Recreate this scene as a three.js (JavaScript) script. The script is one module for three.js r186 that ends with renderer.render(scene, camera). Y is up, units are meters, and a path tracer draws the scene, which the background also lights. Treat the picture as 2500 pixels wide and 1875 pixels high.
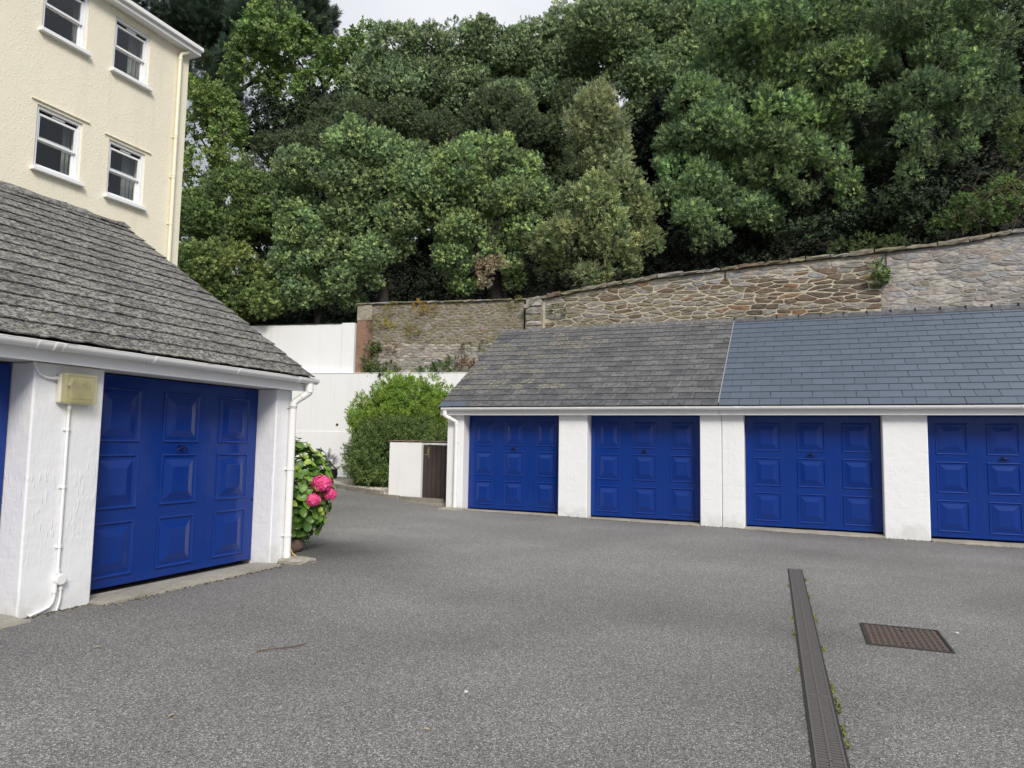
import * as THREE from 'three';
import { RoundedBoxGeometry } from 'three/addons/geometries/RoundedBoxGeometry.js';
import { mergeGeometries } from 'three/addons/utils/BufferGeometryUtils.js';

// ------------------------------------------------------------------ camera, sky, sun, exposure
const rad = Math.PI / 180;
const scene = new THREE.Scene();
const camera = new THREE.PerspectiveCamera(56.83, 4 / 3, 0.1, 900);
camera.rotation.order = 'YXZ';
camera.position.set(0, 1.4, 0);
camera.rotation.set(4.849 * rad, 22.5 * rad, 0.96 * rad);
const renderer = new THREE.WebGLRenderer({ antialias: true });
renderer.toneMapping = THREE.LinearToneMapping;
renderer.toneMappingExposure = 1.31;
renderer.shadowMap.enabled = true;

function rng(seed) {
  let a = (seed * 2654435761) >>> 0;
  return () => { a = (a + 0x6d2b79f5) | 0; let t = Math.imul(a ^ (a >>> 15), 1 | a); t = (t + Math.imul(t ^ (t >>> 7), 61 | t)) ^ t; return ((t ^ (t >>> 14)) >>> 0) / 4294967296; };
}
const lerp = (a, b, t) => a + (b - a) * t;
const clamp = (x, a = 0, b = 1) => Math.min(b, Math.max(a, x));
const sstep = (a, b, x) => { const t = clamp((x - a) / (b - a)); return t * t * (3 - 2 * t); };
// value noise that repeats after px, py cells
function hash2(ix, iy, s) { let h = Math.imul(ix, 374761393) + Math.imul(iy, 668265263) + Math.imul(s, 974634107); h = Math.imul(h ^ (h >>> 13), 1274126177); return ((h ^ (h >>> 16)) >>> 0) / 4294967296; }
function vnoise(x, y, px, py, s) {
  const x0 = Math.floor(x), y0 = Math.floor(y), fx = x - x0, fy = y - y0, u = fx * fx * (3 - 2 * fx), v = fy * fy * (3 - 2 * fy);
  const m = (a, n) => ((a % n) + n) % n, ax = m(x0, px), bx = m(x0 + 1, px), ay = m(y0, py), by = m(y0 + 1, py);
  return lerp(lerp(hash2(ax, ay, s), hash2(bx, ay, s), u), lerp(hash2(ax, by, s), hash2(bx, by, s), u), v);
}
function fbm(x, y, px, py, s, o = 4) { let a = 0, w = 0.5, t = 0; for (let i = 0; i < o; i++) { a += w * vnoise(x, y, px, py, s + i * 17); t += w; w *= 0.5; x *= 2; y *= 2; px *= 2; py *= 2; } return a / t; }

const SUN = new THREE.Vector3(0.74, 0.98, 0.70).normalize();
function makeSky() {
  const W = 1024, H = 512, d = new Float32Array(W * H * 4);
  for (let j = 0; j < H; j++) for (let i = 0; i < W; i++) {
    const el = ((j + 0.5) / H - 0.5) * Math.PI, az = ((i + 0.5) / W - 0.5) * 2 * Math.PI;
    const y = Math.sin(el), x = Math.cos(el) * Math.cos(az), z = Math.cos(el) * Math.sin(az);
    const c = fbm(i / W * 10, j / H * 9, 10, 999, 5, 5), c2 = fbm(i / W * 5 + 0.3, j / H * 6, 5, 999, 9, 4);
    const cl = sstep(0.3, 0.75, 0.6 * c + 0.4 * c2);
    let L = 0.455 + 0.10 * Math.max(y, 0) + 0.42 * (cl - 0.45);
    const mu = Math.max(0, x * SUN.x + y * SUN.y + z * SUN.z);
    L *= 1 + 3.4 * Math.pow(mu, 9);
    const b = 1 - cl; // greyer blue where the cloud is thin
    const o = (j * W + i) * 4;
    d[o] = L * (0.965 - 0.08 * b); d[o + 1] = L * (0.985 - 0.03 * b); d[o + 2] = L * (1.03 + 0.07 * b); d[o + 3] = 1;
  }
  const t = new THREE.DataTexture(d, W, H, THREE.RGBAFormat, THREE.FloatType);
  t.mapping = THREE.EquirectangularReflectionMapping; t.magFilter = THREE.LinearFilter; t.needsUpdate = true;
  return t;
}
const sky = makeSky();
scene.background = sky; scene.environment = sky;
const sun = new THREE.DirectionalLight(0xfff5e8, 2.25);
sun.position.copy(SUN).multiplyScalar(60); sun.target.position.set(-3, 0, -12);
sun.castShadow = true; sun.shadow.radius = 34; sun.shadow.mapSize.set(2048, 2048);
Object.assign(sun.shadow.camera, { left: -40, right: 40, top: 40, bottom: -40, near: 1, far: 160 });
scene.add(sun, sun.target);

// ------------------------------------------------------------------ naming helpers
const taken = {};
function numbered(n) { const k = taken[n] = (taken[n] ?? -1) + 1; return k ? `${n}_${String(k).padStart(3, '0')}` : n; }
function tag(o, label, category, group, kind) {
  if (label) o.userData.label = label; if (category) o.userData.category = category;
  if (group) o.userData.group = group; if (kind) o.userData.kind = kind; return o;
}
function thing(name, label, category, pos = [0, 0, 0], ry = 0, group) {
  const g = new THREE.Group(); g.name = numbered(name); g.position.set(...pos); g.rotation.y = ry; scene.add(g);
  return tag(g, label, category, group);
}
function mesh(name, geo, mat, parent = scene) {
  const g = Array.isArray(geo) ? merge(geo) : geo;
  const m = new THREE.Mesh(g, mat); m.name = numbered(name); m.castShadow = m.receiveShadow = true; parent.add(m); return m;
}
function struct(name, geo, mat) { return tag(mesh(name, geo, mat), null, null, null, 'structure'); }

// ------------------------------------------------------------------ geometry helpers (uv in metres)
function uvm(geo, ou = 0, ov = 0) {
  const g = geo.index ? geo.toNonIndexed() : geo, p = g.attributes.position; g.computeVertexNormals();
  const uv = new Float32Array(p.count * 2), A = new THREE.Vector3(), B = new THREE.Vector3(), Cc = new THREE.Vector3();
  for (let i = 0; i < p.count; i += 3) {
    A.fromBufferAttribute(p, i); B.fromBufferAttribute(p, i + 1).sub(A); Cc.fromBufferAttribute(p, i + 2).sub(A); B.cross(Cc);
    const ax = Math.abs(B.x), ay = Math.abs(B.y), az = Math.abs(B.z);
    for (let k = i; k < i + 3; k++) {
      const x = p.getX(k), y = p.getY(k), z = p.getZ(k);
      if (az >= ax && az >= ay) { uv[2 * k] = x; uv[2 * k + 1] = y; } else if (ax >= ay) { uv[2 * k] = z; uv[2 * k + 1] = y; } else { uv[2 * k] = x; uv[2 * k + 1] = z; }
      uv[2 * k] += ou; uv[2 * k + 1] += ov;
    }
  }
  g.setAttribute('uv', new THREE.BufferAttribute(uv, 2)); return g;
}
function merge(list) {
  const l = list.map((g) => { g = g.index ? g.toNonIndexed() : g; for (const k of Object.keys(g.attributes)) if (!['position', 'normal', 'uv'].includes(k)) g.deleteAttribute(k); if (!g.attributes.normal) g.computeVertexNormals(); if (!g.attributes.uv) g.setAttribute('uv', new THREE.BufferAttribute(new Float32Array(g.attributes.position.count * 2), 2)); return g; });
  return mergeGeometries(l);
}
const box = (x0, x1, y0, y1, z0, z1) => uvm(new THREE.BoxGeometry(x1 - x0, y1 - y0, z1 - z0).translate((x0 + x1) / 2, (y0 + y1) / 2, (z0 + z1) / 2));
const rbox = (x0, x1, y0, y1, z0, z1, r = 0.006, s = 2) => { const g = new RoundedBoxGeometry(x1 - x0, y1 - y0, z1 - z0, s, r).translate((x0 + x1) / 2, (y0 + y1) / 2, (z0 + z1) / 2); const n = (g.index ? g.toNonIndexed() : g); const nn = n.attributes.normal.clone(); const u = uvm(n); u.setAttribute('normal', nn); return u; };
function tube(pts, r, seg = 8, n = 0) { const c = new THREE.CatmullRomCurve3(pts.map((p) => new THREE.Vector3(...p)), false, 'catmullrom', 0.2); return new THREE.TubeGeometry(c, n || pts.length * 5, r, seg, false); }
function cyl(p, q, r0, r1 = r0, seg = 12, open = false) {
  const a = new THREE.Vector3(...p), b = new THREE.Vector3(...q), d = b.clone().sub(a), l = d.length();
  const g = new THREE.CylinderGeometry(r1, r0, l, seg, 1, open);
  g.applyQuaternion(new THREE.Quaternion().setFromUnitVectors(new THREE.Vector3(0, 1, 0), d.normalize()));
  return g.translate((p[0] + q[0]) / 2, (p[1] + q[1]) / 2, (p[2] + q[2]) / 2);
}
function tapered(pts, r0, r1, seg = 7, seed = 1) { // a limb: tube with falling radius
  const c = new THREE.CatmullRomCurve3(pts.map((p) => new THREE.Vector3(...p))), n = pts.length * 4, g = new THREE.TubeGeometry(c, n, 1, seg, false), p = g.attributes.position;
  const v = new THREE.Vector3(), R = rng(seed);
  for (let i = 0; i <= n; i++) { const o = c.getPointAt(i / n), r = lerp(r0, r1, i / n) * (0.92 + 0.16 * R()); for (let j = 0; j <= seg; j++) { const k = i * (seg + 1) + j; v.fromBufferAttribute(p, k).sub(o).multiplyScalar(r).add(o); p.setXYZ(k, v.x, v.y, v.z); } }
  g.computeVertexNormals(); const uv = g.attributes.uv; for (let i = 0; i < uv.count; i++) uv.setXY(i, uv.getY(i) * 1.5, uv.getX(i) * c.getLength()); return g;
}
// rings of a rectangle w x h, each [inset, z]; last ring closed: mouldings and raised fields
function rings(w, h, list, cx = 0, cy = 0, cz = 0) {
  const P = [], q = (a, b, c, d) => P.push(...a, ...b, ...c, ...a, ...c, ...d);
  const ring = ([i, z]) => [[-w / 2 + i, -h / 2 + i, z], [w / 2 - i, -h / 2 + i, z], [w / 2 - i, h / 2 - i, z], [-w / 2 + i, h / 2 - i, z]].map(([x, y, zz]) => [x + cx, y + cy, zz + cz]);
  let a = ring(list[0]);
  for (let k = 1; k < list.length; k++) { const b = ring(list[k]); for (let e = 0; e < 4; e++) q(a[e], a[(e + 1) % 4], b[(e + 1) % 4], b[e]); a = b; }
  q(a[0], a[1], a[2], a[3]);
  const g = new THREE.BufferGeometry(); g.setAttribute('position', new THREE.Float32BufferAttribute(P, 3)); return uvm(g);
}
// a stone-like block: box with its corners and faces pushed about
function roughBox(w, h, d, seed, amp = 0.012, seg = 2) {
  const g = new THREE.BoxGeometry(w, h, d, Math.max(1, Math.round(w / 0.12)) > 4 ? 4 : Math.max(seg, Math.round(w / 0.12)), seg, seg), p = g.attributes.position, n = 9;
  for (let i = 0; i < p.count; i++) {
    const x = p.getX(i), y = p.getY(i), z = p.getZ(i), cxr = Math.abs(x) > w / 2 - 1e-4, cyr = Math.abs(y) > h / 2 - 1e-4, czr = Math.abs(z) > d / 2 - 1e-4, c = (cxr + cyr + czr) > 1 ? 0.006 : 0;
    const r = (s) => (hash2(Math.round(x * 997), Math.round(y * 997) + Math.round(z * 997) * 31, seed * 7 + s) - 0.5) * 2 * amp;
    p.setXYZ(i, x + r(1) - Math.sign(x) * c, y + r(2) - Math.sign(y) * c * 2, z + r(3) - Math.sign(z) * c * 2);
  }
  return uvm(g, seed * 0.37, seed * 0.71);
}
function extrude(shape, depth, z0) { return uvm(new THREE.ExtrudeGeometry(shape, { depth, bevelEnabled: false, curveSegments: 10 }).translate(0, 0, z0)); }
function poly(pts) { const s = new THREE.Shape(); pts.forEach(([x, y], i) => (i ? s.lineTo(x, y) : s.moveTo(x, y))); s.closePath(); return s; }

// ------------------------------------------------------------------ textures
function tex(n, size, f, srgb = false) {
  const d = new Uint8Array(n * n * 4);
  for (let j = 0; j < n; j++) for (let i = 0; i < n; i++) { const c = f(i / n, j / n, i, j), o = (j * n + i) * 4; if (typeof c === 'number') { d[o] = d[o + 1] = d[o + 2] = clamp(c) * 255; } else { d[o] = clamp(c[0]) * 255; d[o + 1] = clamp(c[1]) * 255; d[o + 2] = clamp(c[2]) * 255; } d[o + 3] = 255; }
  const t = new THREE.DataTexture(d, n, n); t.wrapS = t.wrapT = THREE.RepeatWrapping; t.magFilter = THREE.LinearFilter; t.minFilter = THREE.LinearMipmapLinearFilter; t.generateMipmaps = true;
  if (srgb) t.colorSpace = THREE.SRGBColorSpace; t.repeat.set(1 / size, 1 / size); t.needsUpdate = true; return t;
}
const std = (rgb, rough = 0.8, extra = {}) => new THREE.MeshStandardMaterial({ color: new THREE.Color().setRGB(...rgb), roughness: rough, ...extra });
const phys = (rgb, rough, extra = {}) => new THREE.MeshPhysicalMaterial({ color: new THREE.Color().setRGB(...rgb), roughness: rough, ...extra });

// asphalt: stones of 6 to 12 mm in dark binder
function asphaltMaps() {
  const N = 2048, G = 290, col = new Uint8Array(N * N * 4), hgt = new Uint8Array(N * N * 4), cell = N / G;
  const sx = new Float32Array(G * G), sy = new Float32Array(G * G), sc = new Float32Array(G * G), R = rng(77);
  for (let k = 0; k < G * G; k++) { sx[k] = R(); sy[k] = R(); const r = R(); sc[k] = r < 0.12 ? 0.62 + 0.38 * R() : r < 0.6 ? 0.3 + 0.3 * R() : 0.1 + 0.2 * R(); }
  for (let j = 0; j < N; j++) for (let i = 0; i < N; i++) {
    const gx = i / cell, gy = j / cell, ix = Math.floor(gx), iy = Math.floor(gy); let d1 = 9, d2 = 9, best = 0;
    for (let b = -1; b <= 1; b++) for (let a = -1; a <= 1; a++) {
      const jx = ix + a, jy = iy + b, k = ((jy + G) % G) * G + ((jx + G) % G), dx = jx + sx[k] - gx, dy = jy + sy[k] - gy, d = dx * dx + dy * dy;
      if (d < d1) { d2 = d1; d1 = d; best = k; } else if (d < d2) d2 = d;
    }
    const e = Math.sqrt(d2) - Math.sqrt(d1), st = sstep(0.03, 0.28, e), o = (j * N + i) * 4, c = lerp(0.06, 0.09 + 0.74 * sc[best], st);
    col[o] = c * 255; col[o + 1] = c * 252; col[o + 2] = c * 246; col[o + 3] = 255;
    const h = st * (0.55 + 0.45 * hash2(best, 3, 8)); hgt[o] = hgt[o + 1] = hgt[o + 2] = h * 255; hgt[o + 3] = 255;
  }
  return [col, hgt].map((d) => { const t = new THREE.DataTexture(d, N, N); t.wrapS = t.wrapT = THREE.RepeatWrapping; t.magFilter = THREE.LinearFilter; t.repeat.set(1 / 2.4, 1 / 2.4); t.needsUpdate = true; return t; });
}
const [asphCol, asphBump] = asphaltMaps();
const stuccoBump = tex(1024, 1.6, (u, v) => {
  const strokes = fbm(u * 7, v * 34, 7, 34, 3, 3), patch = sstep(0.5, 0.7, fbm(u * 5, v * 5, 5, 5, 13, 2)), drips = sstep(0.58, 0.8, fbm(u * 100, v * 24, 100, 24, 11, 2)) * (0.35 + 0.65 * patch), lump = fbm(u * 14, v * 14, 14, 14, 21, 4);
  return 0.50 * lump + 0.17 * strokes + 0.22 * drips;
});
const stippleBump = tex(1024, 1.5, (u, v) => { const a = fbm(u * 64, v * 64, 64, 64, 31, 3), b = fbm(u * 9, v * 9, 9, 9, 35, 3); return 0.5 * b + 0.5 * sstep(0.55, 0.85, a); });
const fineBump = tex(512, 0.6, (u, v) => fbm(u * 24, v * 24, 24, 24, 41, 4));
const wallTint = tex(512, 5, (u, v) => { const a = fbm(u * 5, v * 5, 5, 5, 51, 4), st = fbm(u * 34, v * 3, 34, 3, 55, 4); return 0.92 + 0.08 * a - 0.045 * sstep(0.55, 0.8, st); });
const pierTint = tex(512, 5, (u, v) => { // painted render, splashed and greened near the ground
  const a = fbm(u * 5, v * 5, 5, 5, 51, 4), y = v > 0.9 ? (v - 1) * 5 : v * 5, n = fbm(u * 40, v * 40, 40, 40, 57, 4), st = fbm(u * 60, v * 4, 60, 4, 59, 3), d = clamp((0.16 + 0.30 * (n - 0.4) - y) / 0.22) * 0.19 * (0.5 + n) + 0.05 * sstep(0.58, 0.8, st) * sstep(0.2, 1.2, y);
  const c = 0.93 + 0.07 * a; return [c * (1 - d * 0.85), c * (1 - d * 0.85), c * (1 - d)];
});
const slateTex = tex(1024, 1.6, (u, v) => { // grey slate with lichen scabs
  const g = fbm(u * 30, v * 30, 30, 30, 61, 5), l = fbm(u * 22, v * 34, 22, 34, 67, 5), s = fbm(u * 110, v * 60, 110, 60, 71, 3), f = sstep(0.46, 0.7, l) * sstep(0.35, 0.7, s), w = sstep(0.78, 0.86, s) * sstep(0.45, 0.6, g);
  const b = 0.16 + 0.52 * g; return [b + 0.30 * f + 0.35 * w, b + 0.295 * f + 0.35 * w, b * 1.01 + 0.26 * f + 0.33 * w];
});
const lichenTex = tex(1024, 1.3, (u, v) => { // slates all but covered by lichen and moss
  const s = fbm(u * 34, v * 60, 34, 60, 81, 4), s2 = fbm(u * 90, v * 150, 90, 150, 85, 2), m = sstep(0.40, 0.62, 0.5 * s + 0.5 * s2), big = fbm(u * 5, v * 5, 5, 5, 89, 3), o = sstep(0.74, 0.8, fbm(u * 20, v * 20, 20, 20, 93, 3));
  const b = 0.15 + (0.64 + 0.3 * (big - 0.5)) * m; return [b + 0.10 * o, b * 0.985 + 0.04 * o, b * 0.935 - 0.08 * o];
});
const lichenBump = tex(512, 0.65, (u, v) => fbm(u * 20, v * 30, 20, 30, 97, 4));
const stoneTex = tex(512, 0.9, (u, v) => { const a = fbm(u * 7, v * 14, 7, 14, 101, 5), s = fbm(u * 60, v * 60, 60, 60, 105, 2); const c = 0.45 + 0.75 * (a - 0.2) * 0.9 + 0.15 * (s - 0.5); return [c, c * 0.985, c * 0.96]; });
const stoneBump = tex(512, 0.9, (u, v) => fbm(u * 8, v * 16, 8, 16, 111, 6));
const dentBump = tex(512, 1.7, (u, v) => 0.93 * fbm(u * 6, v * 6, 6, 6, 161, 2) + 0.035 * fbm(u * 70, v * 70, 70, 70, 165, 2));
const concTex = tex(512, 1.4, (u, v) => { const a = fbm(u * 6, v * 6, 6, 6, 121, 5), s = fbm(u * 70, v * 70, 70, 70, 125, 2); return 0.62 + 0.4 * (a - 0.4) + 0.24 * (s - 0.5); });
const barkTex = tex(256, 0.8, (u, v) => 0.3 + 0.7 * fbm(u * 16, v * 4, 16, 4, 131, 4));
const woodTex = tex(512, 0.7, (u, v) => 0.55 + 0.45 * fbm(u * 40, v * 3, 40, 3, 141, 4));
const ironTex = tex(512, 0.5, (u, v) => { const a = fbm(u * 10, v * 10, 10, 10, 151, 5); return [0.55 + 0.5 * (a - 0.3), 0.5 + 0.36 * (a - 0.3), 0.46 + 0.3 * (a - 0.3)]; });

// ------------------------------------------------------------------ materials
const M = {
  asphalt: std([0.71, 0.705, 0.692], 0.86, { map: asphCol, bumpMap: asphBump, bumpScale: 0.0022, vertexColors: true }),
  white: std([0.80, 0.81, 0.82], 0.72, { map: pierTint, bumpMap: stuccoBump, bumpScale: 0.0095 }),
  whiteSmooth: std([0.80, 0.81, 0.81], 0.8, { map: wallTint, bumpMap: fineBump, bumpScale: 0.002 }),
  pvc: phys([0.80, 0.80, 0.79], 0.32, {}),
  pvcGrey: phys([0.66, 0.65, 0.62], 0.4, {}),
  fascia: std([0.80, 0.80, 0.80], 0.45, { bumpMap: fineBump, bumpScale: 0.0006 }),
  yellow: std([0.83, 0.785, 0.625], 0.85, { map: wallTint, bumpMap: stippleBump, bumpScale: 0.006 }),
  yellowPipe: std([0.80, 0.745, 0.57], 0.5),
  upvc: phys([0.82, 0.83, 0.84], 0.28),
  glass: phys([0.96, 0.98, 0.98], 0.02, { transmission: 1, thickness: 0, ior: 1.5 }),
  dark: std([0.012, 0.012, 0.014], 0.9),
  room: std([0.03, 0.028, 0.026], 0.9),
  curtain: std([0.30, 0.30, 0.285], 0.95, { side: THREE.DoubleSide }),
  blue: phys([0.003, 0.029, 0.198], 0.13, { specularIntensity: 0.8, bumpMap: dentBump, bumpScale: 0.004 }),
  blueDark: std([0.004, 0.012, 0.07], 0.3, { metalness: 0.3 }),
  slateA: std([0.205, 0.205, 0.208], 0.72, { map: slateTex, bumpMap: lichenBump, bumpScale: 0.003 }),
  slateB: std([0.25, 0.248, 0.244], 0.8, { map: slateTex, bumpMap: lichenBump, bumpScale: 0.003 }),
  slateC: std([0.165, 0.168, 0.176], 0.55, { map: slateTex }),
  slateL: std([0.30, 0.295, 0.265], 0.9, { map: lichenTex, bumpMap: lichenBump, bumpScale: 0.006 }),
  slateV: std([0.36, 0.357, 0.342], 0.92, { map: lichenTex, bumpMap: lichenBump, bumpScale: 0.010 }),
  slateV2: std([0.285, 0.283, 0.275], 0.92, { map: lichenTex, bumpMap: lichenBump, bumpScale: 0.010 }),
  slateN1: std([0.086, 0.108, 0.142], 0.40), slateN2: std([0.080, 0.101, 0.133], 0.43), slateN3: std([0.092, 0.115, 0.150], 0.38),
  under: std([0.02, 0.02, 0.022], 0.9),
  lead: std([0.27, 0.275, 0.28], 0.5, { metalness: 0.2 }),
  conc: std([0.46, 0.43, 0.36], 0.9, { map: concTex, bumpMap: fineBump, bumpScale: 0.004 }),
  kerb: std([0.34, 0.31, 0.26], 0.9, { map: concTex, bumpMap: fineBump, bumpScale: 0.005 }),
  gatewood: std([0.060, 0.044, 0.038], 0.6, { map: woodTex, bumpMap: woodTex, bumpScale: 0.002 }),
  iron: std([0.118, 0.107, 0.104], 0.55, { metalness: 0.1 }),
  ironDark: std([0.05, 0.047, 0.045], 0.6, { metalness: 0.4 }),
  rust: std([0.155, 0.138, 0.132], 0.75, { map: ironTex, metalness: 0.2, bumpMap: fineBump, bumpScale: 0.002 }),
  mortar: std([0.70, 0.63, 0.48], 0.95, { map: concTex, bumpMap: stoneBump, bumpScale: 0.02 }),
  mortarPink: std([0.47, 0.44, 0.405], 0.95, { map: concTex, bumpMap: stoneBump, bumpScale: 0.025 }),
  mortarGrey: std([0.44, 0.40, 0.31], 0.95, { map: concTex, bumpMap: stoneBump, bumpScale: 0.03 }),
  pilaster: std([0.36, 0.22, 0.15], 0.95, { map: concTex, bumpMap: stoneBump, bumpScale: 0.015 }),
  bark: std([0.045, 0.038, 0.032], 0.95, { map: barkTex, bumpMap: barkTex, bumpScale: 0.03 }),
  barkPine: std([0.13, 0.085, 0.07], 0.95, { map: barkTex, bumpMap: barkTex, bumpScale: 0.03 }),
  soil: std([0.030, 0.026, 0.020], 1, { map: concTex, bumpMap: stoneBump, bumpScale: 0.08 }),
  terracotta: std([0.19, 0.13, 0.10], 0.9, { map: concTex }),
  pot: phys([0.012, 0.013, 0.016], 0.25),
  diffuser: phys([0.90, 0.88, 0.72], 0.16, { transmission: 0.86, thickness: 0 }),
  lampTube: std([0.42, 0.41, 0.33], 0.5),
  lampBack: std([0.62, 0.60, 0.52], 0.5),
  cane: std([0.55, 0.36, 0.12], 0.6),
  twig: std([0.12, 0.075, 0.045], 0.9),
  brass: std([0.45, 0.36, 0.2], 0.4, { metalness: 0.8 }),
};
const stoneMats = Object.fromEntries(Object.entries({
  olive: [0.26, 0.235, 0.18], brown: [0.185, 0.14, 0.098], rust: [0.29, 0.18, 0.105], grey: [0.29, 0.28, 0.26], blue: [0.33, 0.335, 0.345], pale: [0.45, 0.425, 0.39], pink: [0.37, 0.325, 0.295], dark: [0.125, 0.105, 0.08], moss: [0.235, 0.215, 0.14],
}).map(([k, c]) => [k, std(c.map((v) => v * 1.25), 0.92, { map: stoneTex, bumpMap: stoneBump, bumpScale: 0.022 })]));

// ------------------------------------------------------------------ ground
function groundY(x, z) {
  let y = -0.08 + 0.045 * sstep(-2.5, -5.8, x) * sstep(-11, -8, z);
  const f = -0.05 - 0.010 * (x + 1);
  y = lerp(y, f, sstep(-9.5, -13.4, z));
  y += 0.14 * sstep(-7.0, -9.2, x) * sstep(-12.4, -14.6, z);
  return y;
}
{
  const x0 = -24, x1 = 26, z0 = -22.5, z1 = 16, nx = 200, nz = 154, g = new THREE.PlaneGeometry(1, 1, nx, nz), p = g.attributes.position, c = new Float32Array(p.count * 3), uv = g.attributes.uv;
  for (let i = 0; i < p.count; i++) {
    const x = lerp(x0, x1, p.getX(i) + 0.5), z = lerp(z0, z1, 0.5 - p.getY(i));
    p.setXYZ(i, x, groundY(x, z), z); uv.setXY(i, x, -z);
    const n = fbm(x * 0.45 + 50, z * 0.45 + 50, 999, 999, 201, 4), n2 = fbm(x * 1.6 + 80, z * 1.6 + 80, 999, 999, 207, 3), n3 = fbm(x * 0.2 + 20, z * 1.1 + 20, 999, 999, 211, 3);
    let k = 0.93 + 0.54 * (n - 0.5) + 0.28 * (n2 - 0.5) + 0.26 * (n3 - 0.5);
    k *= 1 - 0.10 * sstep(-4.6, -5.7, x) * sstep(-8, -6, z) * (0.7 + 0.6 * n2);      // darker strip before the left garage
    k *= 1 - 0.14 * sstep(-6.5, -8.5, x);                                            // side path darkened, its shading put into the colour
    const dx = x + 5.75, dz = z + 8.0, wet = Math.exp(-(dx * dx * 1.2 + dz * dz * 0.9)); k *= 1 - 0.75 * wet * (0.4 + n2); // damp patch by the planter
    const dd = Math.abs(x - lerp(-0.15, 0.085, (z + 9.55) / 5.8)); if (z > -9.8) k *= 1 - 0.10 * Math.exp(-dd * dd * 20);
    c[3 * i] = k; c[3 * i + 1] = k * 0.995; c[3 * i + 2] = k * (0.985 + 0.02 * n);
  }
  g.setAttribute('color', new THREE.BufferAttribute(c, 3)); g.computeVertexNormals();
  tag(struct('driveway', g, M.asphalt), 'grey asphalt yard of coarse bound chippings between the garages');
  const f = new THREE.PlaneGeometry(700, 700).rotateX(-Math.PI / 2).translate(0, -0.5, 0); struct('ground', f, M.soil);
}

// ------------------------------------------------------------------ garages
const PANEL = [[0, 0], [0.005, 0.010], [0.014, 0.014], [0.022, 0.010], [0.034, -0.004], [0.046, -0.004], [0.052, 0.003], [0.060, 0.003], [0.130, 0.024], [0.133, 0.026]];
function garageDoor(parent, x0, x1, y0, y1, z) {
  const w = x1 - x0 - 0.02, h = y1 - y0 - 0.015, cx = (x0 + x1) / 2, cy = (y0 + y1) / 2;
  const leaf = [rbox(cx - w / 2, cx + w / 2, cy - h / 2, cy + h / 2, z - 0.04, z, 0.005)];
  leaf.push(rbox(cx - w / 2 + 0.01, cx + w / 2 - 0.01, cy - h / 2 + 0.004, cy - h / 2 + 0.034, z - 0.004, z + 0.009, 0.004)); // bottom rail lip
  for (const s of [-1, 1]) leaf.push(rbox(cx + s * 0.171 * w - 0.007, cx + s * 0.171 * w + 0.007, cy - h / 2 + 0.05, cy + h / 2 - 0.02, z - 0.004, z + 0.002, 0.002, 1));
  const d = mesh('garage_door', leaf, M.blue, parent);
  for (let r = 0; r < 3; r++) for (let c = 0; c < 3; c++) mesh('raised_panel', rings(w * 0.213, h * 0.262, PANEL, cx + (c - 1) * w * 0.333, cy + h * 0.5 - h * (0.190 + r * 0.318), z + 0.001), M.blue, d);
  const hy = cy + h * 0.5 - h * 0.345;
  mesh('handle', [rbox(cx - 0.028, cx + 0.028, hy - 0.03, hy + 0.03, z - 0.002, z + 0.012, 0.005), cyl([cx, hy, z + 0.01], [cx, hy, z + 0.045], 0.011, 0.011, 10), tube([[cx - 0.075, hy - 0.03, z + 0.035], [cx - 0.035, hy - 0.004, z + 0.048], [cx, hy + 0.006, z + 0.05], [cx + 0.035, hy - 0.004, z + 0.048], [cx + 0.075, hy - 0.03, z + 0.035]], 0.009, 8)], M.blueDark, d);
  for (const s of [-1, 1]) mesh('side_bolt', cyl([cx + s * (w / 2 - 0.025), cy - 0.3, z], [cx + s * (w / 2 - 0.025), cy - 0.3, z + 0.012], 0.011, 0.011, 10), M.blueDark, d);
  return d;
}
const EAVE = { y: 2.17, z: 0.2 }, RIDGE_Z = -3.17;
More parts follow.
